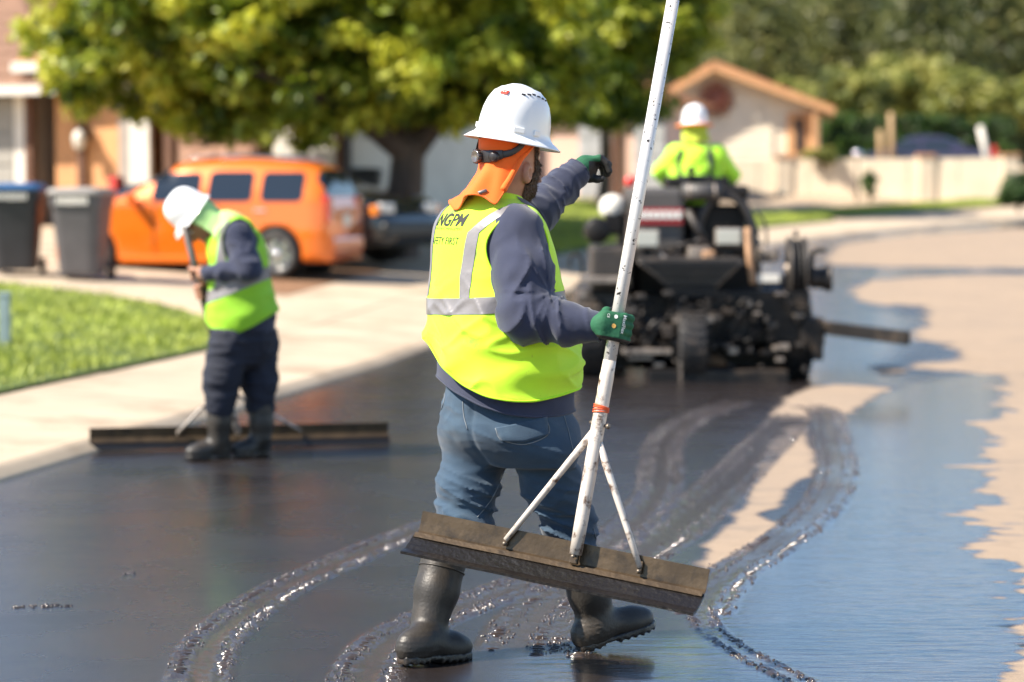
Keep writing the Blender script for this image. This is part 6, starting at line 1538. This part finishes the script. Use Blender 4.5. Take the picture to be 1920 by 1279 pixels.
def hedge(label, px0, px1, D, py0, py1, seed):
    a = P(px0, py1, D); b = P(px1, py0, D); root = empty('hedge', ((a[0] + b[0]) / 2, D, a[2])); tag(root, label, 'hedge'); rg = np.random.default_rng(seed); n = 520
    c = np.stack([rg.uniform(a[0], b[0], n), D + rg.uniform(-.35, .35, n), rg.uniform(a[2], b[2] - .1, n)], 1); box('core', nv((a[0] + b[0]) / 2, D, (a[2] + b[2]) / 2 - .1), ((b[0] - a[0]) / 2, .22, (b[2] - a[2]) / 2 - .15), M_hill, root)
    V, F, t = leaves(c, 40, .22, .07, np.clip(rg.normal(.4, .25, n), 0, 1), seed); crown_obj('foliage', V, F, t, M_leafD, root)
hedge('long dark clipped hedge behind the violet car', 1535, 1900, 65, 214, 330, 80)
shrub('dark round bush at the right edge by the street', 1908, 47.5, 322, 388, 80, M_leafD, 81, 60, 60, .05, 'small plants')
shrub('small plant against the cream wall', 1630, 52.3, 320, 372, 32, M_leafD, 82, 26, 40, .035, 'small plants')
shrub('yellow-green bush by the gable house door', 1540, 53.6, 272, 310, 70, M_leafC, 83, 30, 40, .05, 'small plants')
shrub('dark climbing shrub at the corner of the brick house', 108, 38.6, 285, 400, 46, M_leafD, 84, 30, 40, .05, 'small plants')

# ------------------------------------------------------------------ houses
def hmat(n, c, v=.08, **k): return mat(n, c, .85, var=v, vscale=2.5, **k)
M_stucco_o = hmat('orange brick', (0.60, 0.30, 0.135), .14, bump=.004, bscale=18); M_stucco_p = hmat('pink stucco', (0.66, 0.45, 0.36)); M_cream = hmat('cream siding', (0.80, 0.71, 0.56)); M_greyw = hmat('grey wall', (0.33, 0.29, 0.26))
M_gdoor = hmat('off-white garage door', (0.56, 0.53, 0.48)); M_gdoorb = hmat('brown garage door', (0.40, 0.235, 0.165)); M_gdoorg = hmat('grey garage door', (0.36, 0.37, 0.38)); M_trimo = hmat('orange timber trim', (0.66, 0.36, 0.17)); M_trimw = hmat('white trim', (0.68, 0.64, 0.57))
M_roofb = hmat('brown shingle', (0.24, 0.135, 0.085), .2, bump=.01, bscale=12); M_rooft = hmat('terracotta roof', (0.52, 0.26, 0.13), .15); M_brownpost = hmat('brown post', (0.13, 0.065, 0.04)); M_darkin = mat('dark doorway', (0.03, 0.022, 0.02), .6); M_wallc = hmat('cream garden wall', (0.72, 0.60, 0.45))
def prism(name, poly, d0, d1, m, parent):
    """outline in the X-Z plane pushed back from depth d0 to d1"""
    n = len(poly); V = [(x, d0, z) for x, z in poly] + [(x, d1, z) for x, z in poly]
    F = [tuple(range(n)), tuple(range(2 * n - 1, n - 1, -1))] + [(i, i + n, (i + 1) % n + n, (i + 1) % n) for i in range(n)]
    bm = bmesh.new(); vs = [bm.verts.new(to_local(np.array([v]), parent)[0]) for v in V]
    for f in F: bm.faces.new([vs[i] for i in f])
    bmesh.ops.recalc_face_normals(bm, faces=bm.faces[:]); return bm_obj(name, bm, m, parent)
def wall_px(name, x0, x1, y0, y1, D, th, m, parent):
    a = P(x0, y1, D); b = P(x1, y0, D); return box(name, nv((a[0] + b[0]) / 2, D + th / 2, (a[2] + b[2]) / 2), ((b[0] - a[0]) / 2, th / 2, (b[2] - a[2]) / 2), m, parent)
def garage_door(x0, x1, y0, y1, D, m, parent, rows=4, cols=4):
    fr = wall_px('garage_door', x0, x1, y0, y1, D, .06, m, parent); a = P(x0, y1, D); b = P(x1, y0, D); w = (b[0] - a[0]) / cols; h = (b[2] - a[2]) / rows
    for i in range(cols):
        for j in range(rows): box('door_panel', nv(a[0] + (i + .5) * w, D - .012, a[2] + (j + .5) * h), (w * .46, .012, h * .44), m, fr, None, .008)
    return fr
def house(label, px0, px1, D, depth, eave_py, m, base_z, roof=None, roof_rise=1.6, over=.45, hip=1.5):
    a = P(px0, eave_py, D); b = P(px1, eave_py, D); root = empty('house', ((a[0] + b[0]) / 2, D + depth / 2, base_z)); tag(root, label, 'house', 'houses along the street')
    box('wall', nv((a[0] + b[0]) / 2, D + depth / 2, (a[2] + base_z) / 2 - .2), ((b[0] - a[0]) / 2, depth / 2, (a[2] - base_z) / 2 + .2), m, root)
    if roof is not None:
        x0, x1, y0, y1, z = a[0] - over, b[0] + over, D - over, D + depth + over, a[2]; ym = (y0 + y1) / 2
        V = [(x0, y0, z), (x1, y0, z), (x1, y1, z), (x0, y1, z), (x0 + hip, ym, z + roof_rise), (x1 - hip, ym, z + roof_rise)]
        F = [(0, 1, 5, 4), (1, 2, 5), (2, 3, 4, 5), (3, 0, 4), (0, 3, 2, 1)]
        r = build('roof', np.array(V, float), F, roof, root, False)
        n = 12                                        # shingle courses on the front slope and the right-hand hip
        for k in range(n):
            t0, t1 = k / n, (k + .98) / n
            for c0, c1, c2, c3, off in (((x0, y0, z), (x1, y0, z), (x1 - hip, ym, z + roof_rise), (x0 + hip, ym, z + roof_rise), nv(0, -.02, .03)), ((x1, y0, z), (x1, y1, z), (x1 - hip, ym, z + roof_rise), (x1 - hip, ym, z + roof_rise), nv(.02, 0, .03))):
                A, B, C, E = map(np.array, (c0, c1, c2, c3)); q = np.array([A + (E - A) * t0, B + (C - B) * t0, B + (C - B) * t1, A + (E - A) * t1]) + off
                q[2:] -= off * .7; o = build('shingle_course', q, np.array([[0, 1, 2, 3]]), roof, r, False); solid(o, .015)
        box('gutter', nv((x0 + x1) / 2, y0 - .04, z - .06), ((x1 - x0) / 2, .05, .07), M_trimw, root)
    return root
h1 = house('grey garage house with brown hip roof at the left edge', -330, 92, 38.6, 6.0, 168, M_greyw, .55, M_roofb, 2.2, .55, 2.8)
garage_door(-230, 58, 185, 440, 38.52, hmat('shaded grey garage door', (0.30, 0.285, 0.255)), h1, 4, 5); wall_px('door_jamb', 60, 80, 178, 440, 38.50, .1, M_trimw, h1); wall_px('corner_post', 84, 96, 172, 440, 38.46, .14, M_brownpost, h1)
h2 = house('orange brick house with wall lamp beside the grey garage', 92, 238, 37.6, 6.0, 120, M_stucco_o, .6, M_rooft, 1.8)
wall_px('pillar', 148, 158, 150, 460, 37.5, .1, M_brownpost, h2); lathe('wall_lamp', P(162, 262, 37.3), nv(0, 0, 1), [(.001, -.16), (.08, -.12), (.10, .05), (.07, .12), (.001, .16)], M_whiteplastic, h2, 14); wall_px('lamp_bracket', 158, 168, 245, 262, 37.35, .2, M_darkin, h2)
wall_px('side_panel', 236, 262, 150, 460, 37.55, .2, M_greyw, h2); wall_px('entrance_door', 262, 300, 180, 460, 37.5, .1, M_trimw, h2)
h3 = house('brown house with wide brown garage door behind the wagon', 300, 498, 36.8, 6.0, 110, M_stucco_p, .6, M_roofb, 1.8)
garage_door(332, 486, 215, 452, 36.72, M_gdoorb, h3, 4, 4); wall_px('post', 303, 318, 150, 455, 36.65, .15, M_brownpost, h3); wall_px('post', 488, 499, 150, 455, 36.65, .15, M_brownpost, h3)
h4 = house('white house with pale garage door behind the wagon roof', 500, 668, 36.2, 6.0, 105, M_trimw, .6, M_roofb, 1.8)
garage_door(524, 640, 215, 450, 36.12, M_gdoor, h4, 4, 4); wall_px('post', 643, 654, 150, 450, 36.05, .15, M_brownpost, h4); wall_px('downpipe', 662, 669, 150, 450, 36.0, .12, M_darkin, h4)
h5 = house('pink stucco house seen past the tree trunk', 672, 930, 52.0, 3.4, 90, M_stucco_p, .9, M_rooft, 1.8)
for x in (812, 838): wall_px('meter_box', x, x + 16, 318, 350, 51.9, .12, M_greyw, h5)
h6 = house('house with grey garage door behind the pointing hand', 1020, 1250, 51.0, 2.6, 196, M_stucco_p, 1.0, M_rooft, .55, .25, 1.2)
garage_door(1085, 1152, 222, 372, 50.9, M_gdoorg, h6, 4, 3); wall_px('post', 1153, 1163, 200, 372, 50.85, .15, M_brownpost, h6); garage_door(1196, 1256, 222, 372, 50.9, M_gdoorg, h6, 4, 3)
def face(h, deg, dep):
    a = R(deg); h.rotation_euler = (0, 0, a); h.location = h.location + Vector((-math.sin(a) * dep / 2, -(1 - math.cos(a)) * dep / 2 + .0, 0))
for h_, dp in ((h1, 6), (h2, 6), (h3, 6), (h4, 6), (h5, 3.4), (h6, 2.6)): face(h_, -22, dp)
# gable house with lap siding
D7 = 56.0; b7 = 1.25
root7 = empty('house', (P(1400, 300, D7)[0], D7 + 3.5, b7)); tag(root7, 'cream gable house with lap siding and orange trim above the low wall', 'house', 'houses along the street')
ap, rl, rrt = P(1340, 124, D7), P(1225, 196, D7), P(1536, 207, D7)
prism('wall', [(rl[0], b7 - .5), (rrt[0], b7 - .5), (rrt[0], rrt[2]), (ap[0], ap[2]), (rl[0], rl[2])], D7, D7 + 7, M_cream, root7)
zb = b7; k = 0
while zb < ap[2] - .1:
    zt = zb + .215; xr = np.interp(zb, [b7 - 1, rrt[2], ap[2]], [rrt[0], rrt[0], ap[0]]); xl = np.interp(zb, [b7 - 1, rl[2], ap[2]], [rl[0], rl[0], ap[0]])
    xr2 = np.interp(zt, [b7 - 1, rrt[2], ap[2]], [rrt[0], rrt[0], ap[0]]); xl2 = np.interp(zt, [b7 - 1, rl[2], ap[2]], [rl[0], rl[0], ap[0]])
    V = np.array([(xl, D7 - .035, zb), (xr, D7 - .035, zb), (xr2, D7 - .012, zt), (xl2, D7 - .012, zt), (xl, D7 + .01, zb), (xr, D7 + .01, zb), (xr2, D7 + .01, zt), (xl2, D7 + .01, zt)])
    build('siding_board', V, np.array([[0, 1, 2, 3], [1, 5, 6, 2], [4, 0, 3, 7], [3, 2, 6, 7], [0, 4, 5, 1], [5, 4, 7, 6]]), M_cream, root7, False); zb = zt; k += 1
def slab_px(name, p0, p1, D0_, D1_, th, m, parent):
    d = unit(p1 - p0); n = nv(-d[2], 0, d[0]); n = n if n[2] > 0 else -n
    V = np.array([p0, p1, p1 + n * th, p0 + n * th]); V = np.concatenate([V * [1, 0, 1] + [0, D0_, 0], V * [1, 0, 1] + [0, D1_, 0]]); build(name, V, np.array([[0, 1, 2, 3], [7, 6, 5, 4], [0, 4, 5, 1], [1, 5, 6, 2], [2, 6, 7, 3], [3, 7, 4, 0]]), m, parent, False)
slab_px('roof', ap + nv(-.05, 0, .02), P(1562, 212, D7), D7 - .5, D7 + 7.3, .11, M_rooft, root7); slab_px('roof', P(1205, 206, D7), ap + nv(.05, 0, .02), D7 - .5, D7 + 7.3, .11, M_rooft, root7)
slab_px('barge_board', ap + nv(0, 0, -.12), P(1562, 216, D7), D7 - .54, D7 - .50, .11, M_trimo, root7); slab_px('barge_board', P(1205, 210, D7), ap + nv(0, 0, -.12), D7 - .54, D7 - .50, .11, M_trimo, root7)
wall_px('door_surround', 1476, 1534, 212, 292, D7 - .10, .08, M_trimo, root7); wall_px('doorway', 1491, 1508, 222, 285, D7 - .13, .04, M_darkin, root7); wall_px('corner_trim', 1438, 1450, 170, 300, D7 - .06, .05, M_cream, root7); wall_px('corner_post', 1526, 1536, 208, 298, D7 - .45, .15, M_trimo, root7)
# sunburst wall ornament
cW = P(1345, 186, D7 - .12); cW = np.array(Matrix.Rotation(R(-7), 3, 'Z') @ Vector(cW - nv(P(1400, 300, D7)[0], D7, 0))) + nv(P(1400, 300, D7)[0], D7, 0); orn = empty('wall_ornament', cW); tag(orn, 'round rust-red sunburst ornament on the gable wall', 'ornament'); M_orn = mat('rust-red metal', (0.27, 0.095, 0.06), .7, var=.3, vscale=6)
lathe('disc', cW, nv(-.122, -.992, 0), [(.001, .07), (.14, .06), (.22, .02), (.22, -.02)], M_orn, orn, 24)
for k in range(20):
    a = k * math.pi / 10; d = nv(math.cos(a), 0, math.sin(a)); box('ray', cW + d * (.32 if k % 2 else .29), ((.13 if k % 2 else .10), .035, .012), M_orn, orn, np.array([d, nv(-d[2], 0, d[0]), nv(0, 1, 0)]))
face(root7, -7, 7)
# low cream wall with brick caps
gw = empty('garden_wall', (P(1640, 380, 54.5)[0], 54.5, 1.1)); tag(gw, 'long low cream garden wall in front of the gable house', 'wall')
wl_a, wl_b = P(1330, 300, 54.2), P(1893, 296, 53.0); segs = 6
for k in range(segs):
    p = wl_a + (wl_b - wl_a) * (k + .5) / segs; d = unit((wl_b - wl_a) * [1, 1, 0]); L_ = np.linalg.norm((wl_b - wl_a)[:2]) / segs
    box('wall_panel', nv(p[0], p[1], p[2] - .55), (L_ / 2 - .008, .10, .55), M_wallc, gw, np.array([d, nv(-d[1], d[0], 0), nv(0, 0, 1)]))
for k in (1.5, 4.35, 6):
    p = wl_a + (wl_b - wl_a) * k / segs; box('pillar', nv(p[0], p[1] - .02, p[2] - .52), (.17, .17, .56), M_wallc, gw); box('pillar_cap', nv(p[0], p[1] - .02, p[2] + .06), (.20, .20, .03), M_rooft, gw, None, .008)
M_post = hmat('weathered timber', (0.42, 0.28, 0.15))
for i, (px, y0, w, lb) in enumerate(((1670, 214, 9, 'tall weathered timber post behind the low wall'), (1650, 246, 9, 'short weathered timber post behind the low wall'))):
    a = P(px, 330, 57); b = P(px, y0, 57); o = empty('timber_post', (a[0], 57, a[2])); tag(o, lb, 'post'); tube('shaft', [a, (a + b) / 2 + nv(.02, 0, 0), b], [.075, .07, .06], M_post, o, 8); lathe('post_top', b, nv(0, 0, 1), [(.06, 0), (.04, .03), (.001, .04)], M_post, o, 8)
a, b = P(1858, 330, 54.0), P(1838, 240, 54.0); o = empty('leaning_post', (a[0], a[1], a[2])); tag(o, 'pale leaning post beside the violet car', 'post'); tube('shaft', [a, (a + b) / 2, b], .07, M_trimw, o, 8); lathe('post_top', b, unit(b - a), [(.07, 0), (.04, .04), (.001, .05)], M_trimw, o, 8)
c = P(1608, 290, 52.0); g = P(1608, 375, 52.0); o = empty('glint_post', (g[0], 52.0, g[2])); tag(o, 'added stand-in for a small round reflector on a thin dark post before the wall', 'glint'); tube('post', [nv(c[0], 52, ground_z(float(c[0]), 52.0) - .05), c - nv(0, 0, .09)], .022, M_darkin, o, 8)  # post and chrome disc added to carry one bright round highlight
lathe('glint', c, nv(0, -1, 0), [(.001, .07), (.06, .055), (.10, .015), (.105, 0), (.001, -.01)], M_chrome, o, 20)
# utility marker on the lawn
c = G(10, 655); o = empty('utility_marker', tuple(c)); tag(o, 'short grey-green utility marker post on the lawn', 'post'); M_mark = mat('grey-green post', (0.26, 0.33, 0.33), .6, var=.1)
sc_ = FPX / c[1]; hgt_ = 105 / sc_; box('post', c + nv(0, 0, hgt_ / 2 - .02), (.045, .03, hgt_ / 2), M_mark, o, None, .01); box('cap', c + nv(0, 0, hgt_ - .01), (.05, .035, .02), M_mark, o, None, .008)
